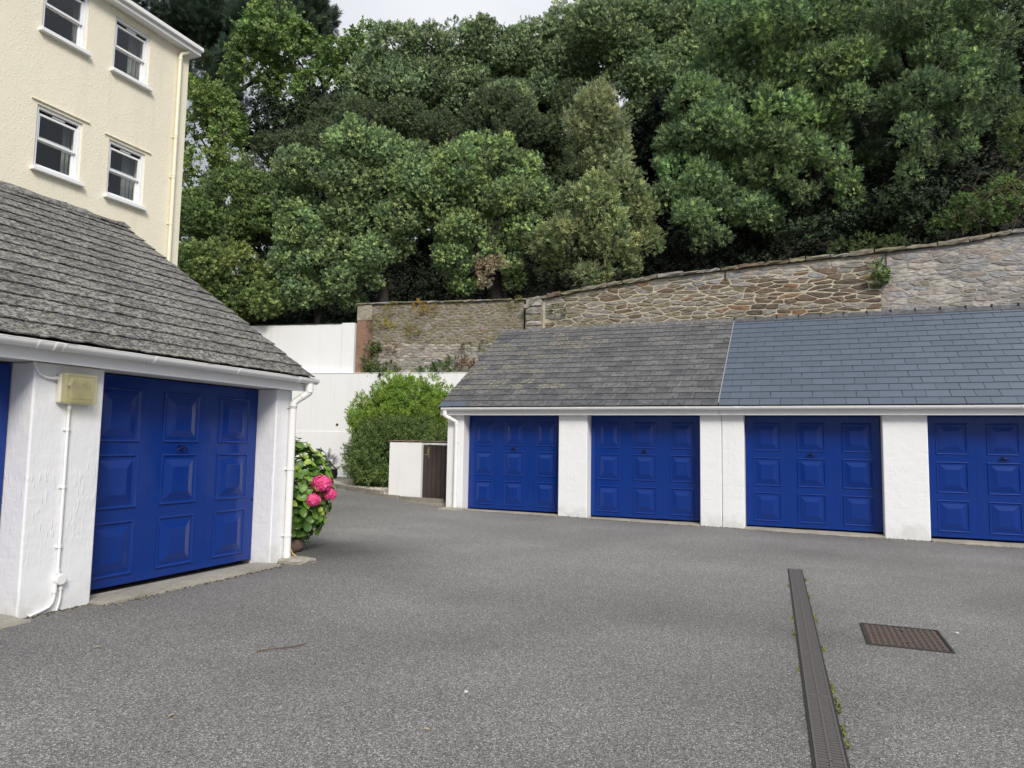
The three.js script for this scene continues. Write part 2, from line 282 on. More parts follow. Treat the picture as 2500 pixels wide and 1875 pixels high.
function garage(o) {
  const g = thing('garage', o.label, 'garage', o.pos, o.ry, o.group), R = rng(o.seed);
  const W = [], cols = o.pillars, zb = -6.45, zd = -0.27;
  for (const [a, b] of cols) W.push(rbox(a, b, -0.35, 2.004, -0.42, 0, 0.018, 3));
  if (o.gableL !== undefined) W.push(box(o.gableL, o.gableL + 0.24, -0.35, 2.0, zb + 0.2, -0.43));
  if (o.gableR !== undefined) W.push(box(o.gableR - 0.24, o.gableR, -0.35, 2.0, zb + 0.2, -0.43));
  const xa = o.x0 + (o.gableL !== undefined ? 0.10 : 0), xb = o.x1 - (o.gableR !== undefined ? 0.08 : 0);
  W.push(box(xa, xb, -0.35, 2.0, zb, zb + 0.19));
  W.push(box(xa + 0.02, xb - 0.02, 2.006, 2.16, -0.4, -0.05));
  const ridgeY = o.ridgeY, tri = poly([[0.0, 2.002], [0.02, 2.12], [RIDGE_Z, ridgeY - 0.06], [zb - 0.02, 2.12], [zb, 2.002]]);
  for (const [x, on] of [[o.gableL, 1], [o.gableR, -1]]) if (x !== undefined) {
    const t = new THREE.ExtrudeGeometry(tri, { depth: 0.22, bevelEnabled: false }); t.rotateY(-Math.PI / 2); t.translate(on > 0 ? x + 0.22 : x, 0, 0); W.push(uvm(t));
  }
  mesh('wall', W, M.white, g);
  for (const [a, b, y] of o.doors) {
    garageDoor(g, a, b, y, 2.0, zd);
    mesh('door_sill', roughBox(b - a, 0.16, 0.40, o.seed + Math.round(a * 10) + 90, 0.006, 3).translate((a + b) / 2, y - 0.087, -0.17 + o.sillOut), M.conc, g);
  }
  // eaves
  mesh('soffit', box(o.x0, o.x1, 2.008, 2.02, -0.05, 0.108), M.fascia, g);
  mesh('fascia', rbox(o.x0, o.x1, 1.995, 2.135, 0.110, 0.132, 0.003, 1), M.fascia, g);
  const gr = 0.056, arc = new THREE.Shape(); arc.absarc(0, 0, gr, Math.PI, 2 * Math.PI, false); arc.lineTo(gr - 0.004, 0); arc.absarc(0, 0, gr - 0.004, 2 * Math.PI, Math.PI, true); arc.closePath();
  const gut = new THREE.ExtrudeGeometry(arc, { depth: o.gx1 - o.gx0, bevelEnabled: false, curveSegments: 14 }); gut.rotateY(Math.PI / 2); gut.translate(o.gx0, 2.145, 0.198);
  const lip = [cyl([o.gx0, 2.147, 0.198 + gr - 0.002], [o.gx1, 2.147, 0.198 + gr - 0.002], 0.0055, 0.0055, 8), cyl([o.gx0, 2.147, 0.198 - gr + 0.002], [o.gx1, 2.147, 0.198 - gr + 0.002], 0.0055, 0.0055, 8)];
  const gutter = mesh('gutter', [gut, ...lip], M.pvc, g);
  const ringAt = (x, w, r, mat, nm) => { const s = new THREE.Shape(); s.absarc(0, 0, r, Math.PI, 2 * Math.PI, false); s.lineTo(gr + 0.0005, 0); s.absarc(0, 0, gr + 0.0005, 2 * Math.PI, Math.PI, true); s.closePath(); const e = new THREE.ExtrudeGeometry(s, { depth: w, bevelEnabled: false, curveSegments: 14 }); e.rotateY(Math.PI / 2); e.translate(x - w / 2, 2.146, 0.198); return mesh(nm, [e, ...(nm === 'gutter_bracket' ? [rbox(x - w / 2, x + w / 2, 2.075, 2.15, 0.1325, 0.145, 0.002, 1)] : [])], mat, gutter); };
  for (const x of o.brackets) ringAt(x, 0.022, gr + 0.006, M.pvc, 'gutter_bracket');
  for (const x of o.unions) { ringAt(x - 0.035, 0.02, gr + 0.008, M.pvc, 'gutter_union'); ringAt(x + 0.035, 0.02, gr + 0.008, M.pvc, 'gutter_union'); ringAt(x, 0.05, gr + 0.005, o.dirtyUnion ? M.pvcGrey : M.pvc, 'gutter_union'); }
  for (const x of o.stops) mesh('stop_end', (() => { const s = new THREE.Shape(); s.absarc(0, 0, gr + 0.004, Math.PI, 2 * Math.PI, false); s.closePath(); const e = new THREE.ExtrudeGeometry(s, { depth: 0.008, bevelEnabled: false, curveSegments: 14 }); e.rotateY(Math.PI / 2); e.translate(x - 0.004, 2.147, 0.198); return e; })(), M.pvc, gutter);
  if (o.pipe) {
    const { px, ox, base } = o.pipe, r = 0.041, zp = 0.052, top = 1.88;
    const P = [cyl([ox, 2.09, 0.198], [ox, 2.0, 0.198], r + 0.005, r + 0.005, 16), cyl([px, base, zp], [px, top - 0.05, zp], r, r, 16)];
    P.push(tube([[ox, 2.03, 0.198], [ox, 1.985, 0.196], [lerp(ox, px, 0.2), 1.955, 0.165], [lerp(ox, px, 0.75), 1.885, 0.085], [px, 1.85, zp + 0.006], [px, 1.80, zp]], r, 14, 40));
    for (const y of [1.985]) P.push(cyl([ox, y, 0.198], [ox, y + 0.045, 0.198], r + 0.006, r + 0.006, 16));
    P.push(cyl([px, 1.79, zp], [px, 1.85, zp], r + 0.006, r + 0.006, 16));
    const dx = px - ox; P.push(cyl([ox + dx * 0.36, 1.937, 0.143], [ox + dx * 0.46, 1.926, 0.130], r + 0.005, r + 0.005, 16));
    P.push(cyl([px, base, zp], [px, base + 0.05, zp], r + 0.004, r + 0.004, 16));
    const dp = mesh('downpipe', P, M.pvc, g);
    for (const y of o.pipe.clips) mesh('pipe_clip', [cyl([px, y - 0.012, zp], [px, y + 0.012, zp], r + 0.006, r + 0.006, 16), rbox(px - 0.055, px + 0.055, y - 0.012, y + 0.012, 0.002, 0.012, 0.002, 1)], M.pvc, dp);
  }
  // roof
  const L = Math.hypot(RIDGE_Z - EAVE.z, ridgeY - EAVE.y), an = Math.atan2(ridgeY - EAVE.y, EAVE.z - RIDGE_Z);
  const roof = mesh('slate_roof', box(o.x0, o.x1, -0.01, L, -0.06, -0.005), M.under, g);
  roof.position.set(0, EAVE.y, EAVE.z); roof.rotation.x = -(Math.PI / 2 - an);
  const t = o.thick, rows = o.rows, gauge = (L + 0.05) / rows, tilt = t * 1.6 / gauge, sl = 0.40, sw = o.slateW, H = 0.036 + t;
  const variants = [], rest = new Map();
  for (let v = 0; v < 8; v++) {
    const b = new THREE.BoxGeometry(sw - (o.gap ?? 0.004), sl, t, 3, 2, 1), p = b.attributes.position;
    for (let i = 0; i < p.count; i++) if (p.getY(i) < -sl / 2 + 1e-4) { const e = (hash2(Math.round(p.getX(i) * 999), v, 3) - 0.5) * o.ragged; p.setY(i, p.getY(i) + e); p.setZ(i, p.getZ(i) + (hash2(Math.round(p.getX(i) * 999), v, 9) - 0.5) * o.ragged * 0.5); }
    variants.push(uvm(b, v * 0.213, v * 0.347));
  }
  for (let r = 0; r < rows; r++) {
    const n = Math.round((o.x1 - o.x0) / sw), pitch = (o.x1 - o.x0) / n, half = r % 2;
    for (let c = 0; c < n + half; c++) {
      let cx = o.x0 + (c + 0.5 - half * 0.5) * pitch, sx = 1;
      if (half && c === 0) { cx += pitch * 0.25; sx = 0.5; } if (half && c === n) { cx -= pitch * 0.25; sx = 0.5; }
      const m = new THREE.Mesh(variants[Math.floor(R() * 8)], o.mat(cx, r, R)); m.castShadow = m.receiveShadow = true;
      m.scale.x = sx * pitch / sw; m.position.set(cx + (R() - 0.5) * 0.004, r * gauge - 0.055 + sl / 2 + (R() - 0.5) * 0.006 * (o.ragged > 0.004 ? 2 : 0.5), H - t / 2 - sl / 2 * Math.sin(tilt) + (R() - 0.5) * 0.001);
      m.rotation.set(-tilt + (R() - 0.5) * 0.006, 0, (R() - 0.5) * (o.ragged > 0.004 ? 0.018 : 0.004));
      if (r === rows - 1 || cx < (o.farX ?? -99)) { m.updateMatrix(); const gg = m.geometry.clone().applyMatrix4(m.matrix); if (!rest.has(m.material)) rest.set(m.material, []); rest.get(m.material).push(gg); } else { m.name = numbered('slate'); roof.add(m); }
    }
  }
  for (const [mt, l] of rest) tag(mesh('hidden_slates', l, mt, roof), null, null, null, 'stuff');
  // rear slope
  const rear = []; for (let r = 0; r < rows; r++) { const b = new THREE.BoxGeometry(o.x1 - o.x0, sl, t); b.rotateX(tilt); b.translate(0, -(r * gauge) - 0.2, 0.03 - t / 2); rear.push(b); }
  rear.push(new THREE.BoxGeometry(o.x1 - o.x0, L, 0.05).translate(0, -L / 2, -0.035));
  const rg = merge(rear); rg.rotateX(-(Math.PI / 2 - an)).scale(1, 1, -1); { const p = rg.attributes.position, a = p.array; for (let i = 0; i < a.length; i += 9) for (let k = 0; k < 3; k++) { const q = a[i + 3 + k]; a[i + 3 + k] = a[i + 6 + k]; a[i + 6 + k] = q; } }
  rg.translate((o.x0 + o.x1) / 2, 0, 0); rg.computeVertexNormals();
  { const p = rg.attributes.position; // flip so that the rear slope falls away behind the ridge
    rg.computeBoundingBox(); const bb = rg.boundingBox; rg.translate(0, ridgeY - bb.max.y + 0.02, RIDGE_Z - bb.max.z + 0.02); }
  mesh('rear_slope', uvm(rg), o.rearMat, g);
  if (o.verge) { const vx = o.verge > 0 ? o.x1 - 0.09 : o.x0 + 0.01; const vb = box(vx, vx + 0.08, 0, L - 0.02, -0.10, -0.062); const vm = mesh('verge_board', vb, M.conc, g); vm.position.copy(roof.position); vm.rotation.copy(roof.rotation); }
  // ridge
  const nR = Math.round((o.x1 - o.x0) / 0.45), pr = (o.x1 - o.x0) / nR;
  for (let i = 0; i < nR; i++) {
    const k = 0.15, hh = k * Math.tan(an), s = poly([[-k, -hh], [0, 0.0], [k, -hh], [k, -hh + 0.016], [0, 0.018], [-k, -hh + 0.016]]);
    const e = new THREE.ExtrudeGeometry(s, { depth: pr - 0.008, bevelEnabled: false, steps: 3 }); e.rotateY(Math.PI / 2); e.translate(o.x0 + i * pr + 0.004, ridgeY + 0.050, RIDGE_Z);
    if (o.lumpy) { const p = e.attributes.position; for (let q = 0; q < p.count; q++) p.setY(q, p.getY(q) + (fbm(p.getX(q) * 5 + 40, p.getZ(q) * 9 + 40, 999, 999, 5, 2) - 0.5) * 0.07); }
    const m = mesh('ridge_tile', uvm(e, i * 0.31), o.ridgeMat, g);
    if (o.nibs) mesh('joint_nib', box(o.x0 + i * pr - 0.012, o.x0 + i * pr + 0.012, ridgeY + 0.055, ridgeY + 0.105, RIDGE_Z - 0.03, RIDGE_Z + 0.05), M.under, m);
  }
  return g;
}
garage({
  label: 'white rendered garage with a lichened slate roof, in front of the yellow house', pos: [-5.75, 0, 0], ry: Math.PI / 2, seed: 3,
  x0: 0.9, x1: 7.0, gx0: 0.9, gx1: 7.11, pillars: [[0.98, 1.55], [3.80, 4.425], [6.655, 6.93]], doors: [[1.55, 3.80, 0.005], [4.425, 6.655, 0.005]], sillOut: 0.16,
  gableL: 0.98, gableR: 6.93, ridgeY: 4.38, rows: 16, slateW: 0.305, thick: 0.0105, ragged: 0.020, gap: 0.013, farX: 1.9, lumpy: true, dirtyUnion: true,
  brackets: [2.6, 3.66, 4.74, 5.78, 6.76], unions: [3.83], stops: [7.11], pipe: { px: 6.885, ox: 6.99, base: 0.02, clips: [1.80, 1.06, 0.28] },
  verge: 1, mat: (x, r, R) => (R() < 0.6 ? M.slateV : M.slateV2), ridgeMat: M.slateV2, rearMat: M.slateV2,
});
garage({
  label: 'pair of white garages under old weathered slates, left half of the row', pos: [0, 0, -13.63], ry: 0, seed: 5, group: 'garage row under the stone wall',
  x0: -7.24, x1: -1.47, gx0: -7.17, gx1: -1.45, pillars: [[-7.135, -6.745], [-4.61, -4.01], [-1.83, -1.440]], doors: [[-6.745, -4.61, 0.022], [-4.01, -1.83, 0.002]], sillOut: 0.10,
  gableL: -7.135, ridgeY: 4.28, rows: 16, slateW: 0.303, gap: 0.006, thick: 0.008, ragged: 0.006,
  brackets: [-6.26, -5.25, -3.77, -2.7, -1.86], unions: [-4.09, -2.04], stops: [-7.17], pipe: { px: -6.89, ox: -7.10, base: 0.05, clips: [1.43, 0.37] },
  verge: -1, rearMat: M.slateA, ridgeMat: M.slateB,
  mat: (x, r, R) => { const q = R(); if (r < 1 && x < -6.7) return M.slateN1; if (r < 2) return q < 0.5 ? M.slateC : M.slateA; const l = sstep(-3.6, -6.6, x + (R() - 0.5) * 2) * (r > 2 && r < 13 ? 1 : 0.4); if (q < l * 0.9) return R() < 0.4 ? M.slateL : M.slateB; return q < 0.82 ? (R() < 0.6 ? M.slateA : M.slateB) : M.slateC; },
});
garage({
  label: 'pair of white garages under smooth new blue-grey slates, right half of the row', pos: [0, 0, -13.63], ry: 0, seed: 7, group: 'garage row under the stone wall',
  x0: -1.462, x1: 4.88, gx0: -1.448, gx1: 5.0, pillars: [[-1.434, -1.045], [1.208, 1.885], [4.10, 4.78]], doors: [[-1.045, 1.208, -0.016], [1.885, 4.10, -0.034]], sillOut: 0.10,
  gableR: 4.78, ridgeY: 4.28, rows: 16, slateW: 0.352, gap: 0.007, thick: 0.007, ragged: 0.001, nibs: true,
  brackets: [-0.7, 0.04, 1.54, 2.6, 3.6], unions: [-1.16, 3.2], stops: [5.0],
  verge: 1, rearMat: M.slateN2, ridgeMat: M.slateC, mat: (x, r, R) => [M.slateN1, M.slateN2, M.slateN1, M.slateN3][Math.floor(R() * 4)],
});
{ // the strip of lead where the old slates meet the new
  const g = scene.children.find((o) => o.name === 'garage_002'), an = Math.atan2(4.28 - 2.17, 3.37), L = Math.hypot(2.11, 3.37);
  const m = mesh('lead_strip', box(-1.478, -1.456, 0, L - 0.1, 0.046, 0.060), M.lead, g); m.position.set(0, 2.17, 0.2); m.rotation.x = -(Math.PI / 2 - an);
}

// ------------------------------------------------------------------ yellow house
{
  const h = thing('apartment_house', 'tall cream-yellow rendered house with white sash windows, behind the left garage', 'house', [-13, 0, 0], Math.PI / 2);
  const wins = [[9.755, 10.61, 6.30, 7.46], [8.285, 9.18, 6.33, 7.52], [9.715, 10.565, 8.93, 10.08], [8.25, 9.135, 8.96, 10.1]];
  const s = poly([[1, -0.4], [11.6, -0.4], [11.6, 10.32], [1, 10.32]]);
  for (const [a, b, c, d] of wins) s.holes.push(new THREE.Path([new THREE.Vector2(a, c), new THREE.Vector2(a, d), new THREE.Vector2(b, d), new THREE.Vector2(b, c)]));
  const W = [extrude(s, 0.3, -0.3), box(11.3, 11.6, -0.4, 10.32, -9, -0.301), box(1, 1.3, -0.4, 10.32, -9, -0.301), box(1.3, 11.3, -0.4, 10.32, -9, -8.7)];
  mesh('wall', W, M.yellow, h);
  mesh('inner_room', [box(1.31, 11.29, 8.0, 8.2, -8.69, -0.31), box(1.31, 11.29, 5.2, 5.4, -8.69, -0.31), box(1.31, 11.29, 10.2, 10.31, -8.69, -0.31), box(1.31, 11.29, 5.41, 10.19, -3.4, -3.3), box(9.40, 9.48, 5.41, 7.99, -3.29, -0.31), box(9.36, 9.44, 8.21, 10.19, -3.29, -0.31)], M.room, h);
  wins.forEach(([a, b, c, d], wi) => {
    const fr = (x0, x1, y0, y1, w, z0, z1) => [rbox(x0, x0 + w, y0, y1, z0, z1, 0.004, 1), rbox(x1 - w, x1, y0, y1, z0, z1, 0.004, 1), rbox(x0 + w, x1 - w, y1 - w, y1, z0, z1 - 0.002, 0.004, 1), rbox(x0 + w, x1 - w, y0, y0 + w, z0, z1 - 0.002, 0.004, 1)];
    const ym = c + (d - c) * 0.47;
    const w = mesh('window', fr(a, b, c, d, 0.06, -0.16, -0.035), M.upvc, h);
    const x0 = a + 0.062, x1 = b - 0.062, y0 = c + 0.062, y1 = d - 0.062, hd = y1 - 0.075;
    mesh('vent_panel', rbox(x0, x1, hd + 0.012, y1, -0.13, -0.10, 0.003, 1), M.dark, w);
    mesh('trickle_vent', rbox(lerp(x0, x1, 0.36), lerp(x0, x1, 0.68), hd + 0.03, y1 - 0.012, -0.099, -0.075, 0.004, 1), M.upvc, w);
    mesh('upper_sash', fr(x0 + 0.002, x1 - 0.002, ym, hd + 0.008, 0.042, -0.105, -0.065), M.upvc, w);
    mesh('lower_sash', [...fr(x0 + 0.002, x1 - 0.002, y0, ym + 0.035, 0.05, -0.150, -0.112)], M.upvc, w);
    mesh('sash_lift', [rbox(lerp(x0, x1, 0.46), lerp(x0, x1, 0.58), ym + 0.036, ym + 0.060, -0.14, -0.115, 0.004, 1)], M.upvc, w);
    mesh('pane', box(x0 + 0.03, x1 - 0.03, ym + 0.03, hd - 0.02, -0.087, -0.083), M.glass, w);
    mesh('pane', box(x0 + 0.03, x1 - 0.03, y0 + 0.03, ym + 0.01, -0.133, -0.129), M.glass, w);
    // curtain
    const cw = [0.34, 0.20, 0.30, 0.14][wi], cg = new THREE.PlaneGeometry(cw, d - c + 0.25, 60, 1), p = cg.attributes.position;
    for (let i = 0; i < p.count; i++) p.setZ(i, 0.028 * Math.sin(p.getX(i) * 62 + 0.6 * Math.sin(p.getX(i) * 21)));
    cg.computeVertexNormals(); cg.translate(b + 0.08 - cw / 2, (c + d) / 2, -0.39); mesh('curtain', cg, M.curtain, w);
    if (wi < 2) mesh('blind', Array.from({ length: 4 }, (_, k) => box(x0 + 0.05, x1 - 0.05, ym + 0.055 + k * 0.016, ym + 0.063 + k * 0.016, -0.20, -0.18)), M.pvc, w);
    if (wi === 0) mesh('vanity_mirror', [new THREE.CylinderGeometry(0.085, 0.085, 0.012, 24).rotateX(Math.PI / 2).translate(a + 0.17, c + 0.32, -0.26), cyl([a + 0.17, c + 0.05, -0.26], [a + 0.17, c + 0.24, -0.26], 0.012, 0.012, 8)], M.lead, w);
    const sillM = mesh('sill', rbox(a - 0.055, b + 0.055, c - 0.075, c - 0.002, -0.06, 0.10, 0.008, 2), M.upvc, w);
    mesh('drip_ledge', rbox(a - 0.12, b + 0.13, d + 0.055, d + 0.075, -0.01, 0.032, 0.006, 1), M.yellow, h);
  });
  mesh('eaves_board', [rbox(0.7, 11.74, 10.22, 10.40, 0.185, 0.21, 0.004, 1), box(0.7, 11.73, 10.228, 10.245, 0.001, 0.184), box(11.602, 11.73, 10.229, 10.246, -9.2, -0.001), rbox(11.715, 11.745, 10.22, 10.40, -9.2, 0.182, 0.004, 1)], M.fascia, h);
  mesh('gutter', [rbox(0.7, 11.77, 10.31, 10.41, 0.212, 0.275, 0.02, 3)], M.pvc, h);
  const rs = poly([[0.20, 10.42], [-9.2, 10.42], [-4.4, 11.6]]), re = new THREE.ExtrudeGeometry(rs, { depth: 11.0, bevelEnabled: false }); re.rotateY(-Math.PI / 2); re.translate(11.73, 0, 0); mesh('roof', uvm(re), M.slateA, h);
  mesh('scroll_bracket', [tube([[11.66, 10.42, 0.15], [11.69, 10.50, 0.15], [11.76, 10.54, 0.15], [11.81, 10.50, 0.15], [11.78, 10.46, 0.15], [11.75, 10.48, 0.15]], 0.008, 6)], M.ironDark, h);
  const px = 11.31, dp = mesh('downpipe', [cyl([px, 0.0, 0.06], [px, 10.0, 0.06], 0.040, 0.040, 16), tube([[px + 0.16, 10.24, 0.13], [px + 0.155, 10.19, 0.125], [px + 0.10, 10.14, 0.10], [px + 0.02, 10.09, 0.075], [px, 10.02, 0.06], [px, 9.95, 0.06]], 0.040, 14, 30), cyl([px, 9.93, 0.06], [px, 9.99, 0.06], 0.047, 0.047, 16), cyl([px, 8.16, 0.06], [px, 8.24, 0.06], 0.046, 0.046, 16), cyl([px, 7.24, 0.06], [px, 7.30, 0.06], 0.045, 0.045, 16)], M.yellowPipe, h);
  for (const y of [8.12, 7.20, 6.14, 4.2, 2.2]) mesh('pipe_clip', [cyl([px, y - 0.013, 0.06], [px, y + 0.013, 0.06], 0.047, 0.047, 16), rbox(px - 0.075, px + 0.075, y - 0.014, y + 0.014, 0.001, 0.014, 0.003, 1)], M.yellowPipe, dp);
}

// ------------------------------------------------------------------ walls at the back
const LW = { pos: [-14.6, 0, -19.85], ry: 10 * rad };
{
  const w = thing('retaining_wall', 'low tier of the white painted retaining wall, with a round weep hole, behind the domed shrubs', 'wall', LW.pos, LW.ry);
  mesh('wall', [box(-19, 7.4, 1.712, 3.69, -0.55, -0.028), box(-19, 7.4, -0.3, 1.71, -0.55, 0)], M.whiteSmooth, w);
  mesh('ledge_cap', rbox(-19, 7.4, 3.692, 3.712, -0.55, -0.012, 0.006, 1), M.whiteSmooth, w);
  const hp = [0.02, 1.955, -0.03]; mesh('weep_pipe', new THREE.TorusGeometry(0.052, 0.010, 8, 20).translate(...hp), M.pvcGrey, w);
  mesh('weep_hole', new THREE.CylinderGeometry(0.05, 0.05, 0.02, 20).rotateX(Math.PI / 2).translate(hp[0], hp[1], -0.033), M.dark, w);
  const u = thing('retaining_wall', 'upper tier of the white painted retaining wall, dark slate capping along its top', 'wall', LW.pos, LW.ry);
  mesh('wall', [box(-19, -0.06, 3.3, 5.44, -0.9, -0.33)], M.whiteSmooth, u);
  mesh('end_pier', rbox(-0.06, 0.40, 3.3, 5.47, -0.9, -0.29, 0.01, 2), M.whiteSmooth, u);
  for (let i = 0; i < 30; i++) mesh('cap_slate', roughBox(0.62, 0.028, 0.66, 300 + i, 0.006, 1).translate(-0.42 - i * 0.63, 5.462, -0.61), M.slateB, u);
}
function rubble(parent, R, o) {
  const sites = [], ky = o.w / o.h;
  const rows = Math.ceil((o.y1 - o.y0) / o.h) + 1, colsN = Math.ceil((o.x1 - o.x0) / o.w) + 1;
  const grid = [];
  for (let r = 0; r <= rows; r++) { grid.push([]); for (let c = 0; c <= colsN; c++) { const s = R() < (o.drop ?? 0.14) ? null : [o.x0 + (c + (r % 2) * 0.5 + (R() - 0.5) * 0.75) * o.w, o.y0 + (r + (R() - 0.5) * 0.6) * o.h]; grid[r].push(s); } }
  const out = [];
  for (let r = 0; r <= rows; r++) for (let c = 0; c <= colsN; c++) {
    const a = grid[r][c]; if (!a || a[0] < o.x0 || a[0] > o.x1) continue;
    const top = o.top(a[0]); if (a[1] > top - 0.02 || a[1] < o.y0 - 0.02) continue;
    let P = [[a[0] - 1.3 * o.w, a[1] - 1.2 * o.h], [a[0] + 1.3 * o.w, a[1] - 1.2 * o.h], [a[0] + 1.3 * o.w, a[1] + 1.2 * o.h], [a[0] - 1.3 * o.w, a[1] + 1.2 * o.h]];
    const clip = (nx, ny, cc) => { const Q = []; for (let i = 0; i < P.length; i++) { const p = P[i], q = P[(i + 1) % P.length], dp = nx * p[0] + ny * p[1] - cc, dq = nx * q[0] + ny * q[1] - cc; if (dp <= 0) Q.push(p); if ((dp < 0 && dq > 0) || (dp > 0 && dq < 0)) { const t = dp / (dp - dq); Q.push([lerp(p[0], q[0], t), lerp(p[1], q[1], t)]); } } P = Q; };
    for (let dr = -3; dr <= 3 && P.length; dr++) for (let dc = -3; dc <= 3 && P.length; dc++) {
      const b = grid[r + dr]?.[c + dc]; if (!b || b === a) continue;
      let nx = b[0] - a[0], ny = (b[1] - a[1]) * ky * ky; const l = Math.hypot(nx, ny); if (l < 1e-6) continue; nx /= l; ny /= l;
      clip(nx, ny, nx * (a[0] + b[0]) / 2 + ny * (a[1] + b[1]) / 2 - o.mortar * (0.25 + 1.5 * R()));
    }
    clip(-1, 0, -o.x0); clip(1, 0, o.x1); clip(0, -1, -o.y0);
    { const sl = (o.top(a[0] + 0.1) - o.top(a[0] - 0.1)) / 0.2, l = Math.hypot(sl, 1); clip(-sl / l, 1 / l, (top - 0.01 - sl * a[0]) / l); }
    if (P.length < 3) continue;
    let area = 0; P.forEach((p, i) => { const q = P[(i + 1) % P.length]; area += p[0] * q[1] - q[0] * p[1]; }); if (area < 0.25 * o.w * o.h) continue;
    const Q = []; P.forEach((p, i) => { const q = P[(i + 1) % P.length], e = Math.hypot(q[0] - p[0], q[1] - p[1]); if (e < 0.02) { Q.push([(p[0] + q[0]) / 2, (p[1] + q[1]) / 2]); return; } const k = 0.09 + 0.10 * R(), jt = Math.min(0.05, 0.16 * e / (o.w * 0.5)) * o.h * 2.2; Q.push([lerp(p[0], q[0], k), lerp(p[1], q[1], k)]); if (e > o.w * 0.3) Q.push([lerp(p[0], q[0], 0.5) + (R() - 0.5) * jt, lerp(p[1], q[1], 0.5) + (R() - 0.5) * jt]); Q.push([lerp(p[0], q[0], 1 - k), lerp(p[1], q[1], 1 - k)]); });
    const cx = Q.reduce((s, p) => s + p[0], 0) / Q.length, cy = Q.reduce((s, p) => s + p[1], 0) / Q.length;
    const proud = o.proud * (0.4 + 1.1 * R()), tx = (R() - 0.5) * 0.06, ty = (R() - 0.5) * 0.09, V = [], n = Q.length;
    const A = Q.map(([x, y]) => [x, y, -0.04]), B = Q.map(([x, y]) => [x, y, Math.max(0.002, proud * 0.55)]), C2 = Q.map(([x, y]) => { const k = 0.86 - 0.06 * R(); return [lerp(cx, x, k), lerp(cy, y, k), proud + (x - cx) * tx + (y - cy) * ty + (R() - 0.5) * 0.012]; }), ce = [cx, cy, proud + (R() - 0.3) * 0.012];
    for (let i = 0; i < n; i++) { const j = (i + 1) % n; V.push(...A[i], ...A[j], ...B[j], ...A[i], ...B[j], ...B[i], ...B[i], ...B[j], ...C2[j], ...B[i], ...C2[j], ...C2[i], ...C2[i], ...C2[j], ...ce); }
    const g = new THREE.BufferGeometry(); g.setAttribute('position', new THREE.Float32BufferAttribute(V, 3));
    out.push({ g: uvm(g, R() * 3, R() * 3), area, mat: o.mat(cx, cy, R), cx, cy, w: o.weight ? o.weight(cx, cy) : 1 });
  }
  out.sort((p, q) => q.area * q.w - p.area * p.w);
  const n = o.single ?? 300;
  out.slice(0, n).forEach((s) => mesh('stone', s.g, s.mat, parent));
  const rest = new Map(); out.slice(n).forEach((s) => { if (!rest.has(s.mat)) rest.set(s.mat, []); rest.get(s.mat).push(s.g); });
  for (const [m, l] of rest) tag(mesh('small_stones', l, m, parent), null, null, null, 'stuff');
  return out.length;
}
const pick = (R, l) => { let q = R(); for (const [k, p] of l) { if ((q -= p) < 0) return stoneMats[k]; } return stoneMats[l[0][0]]; };
{ // left stone wall
  const R = rng(41), w = thing('stone_wall', 'grey-green rubble stone wall with tufts growing on it, above the white wall', 'wall', LW.pos, LW.ry);
  const x0 = 0.43, x1 = 6.30, top = 6.10;
  mesh('wall', [box(x0, x1, 3.4, top, -1.0, -0.47)], M.mortarGrey, w);
  mesh('pilaster', [rbox(x0 + 0.003, x0 + 0.56, 3.4, 5.55, -0.6, -0.40, 0.015, 2)], M.pilaster, w);
  mesh('pilaster_head', [rbox(x0 + 0.003, x0 + 0.56, 5.552, top, -0.6, -0.385, 0.015, 2)], M.mortarGrey, w);
  const sub = mesh('masonry', box(x0 + 0.57, x1, 3.5, top, -0.6, -0.43), M.mortarGrey, w);
  const fld = new THREE.Group();
  rubble(sub, R, { x0: x0 + 0.58, x1, y0: 3.62, y1: top, w: 0.225, h: 0.095, mortar: 0.010, proud: 0.012, top: () => top - 0.01, drop: 0.2, mat: (x, y, R2) => y < 4.7 ? pick(R2, [['pale', 0.34], ['grey', 0.3], ['olive', 0.2], ['blue', 0.12], ['pink', 0.04]]) : pick(R2, [['moss', 0.38], ['olive', 0.36], ['grey', 0.2], ['brown', 0.05], ['rust', 0.01]]) });
  sub.children.forEach((c) => (c.position.z = -0.43));
  for (let i = 0, x = x0 - 0.03; x < x1 - 0.1; i++) { const l = 0.42 + 0.3 * R(); mesh('coping_stone', roughBox(Math.min(l, x1 - x) - 0.006, 0.075, 0.74, 500 + i, 0.012, 2).translate(x + l / 2, top + 0.036 + 0.01 * R(), -0.70), stoneMats[['olive', 'grey', 'moss'][i % 3]], w); x += l; }
}
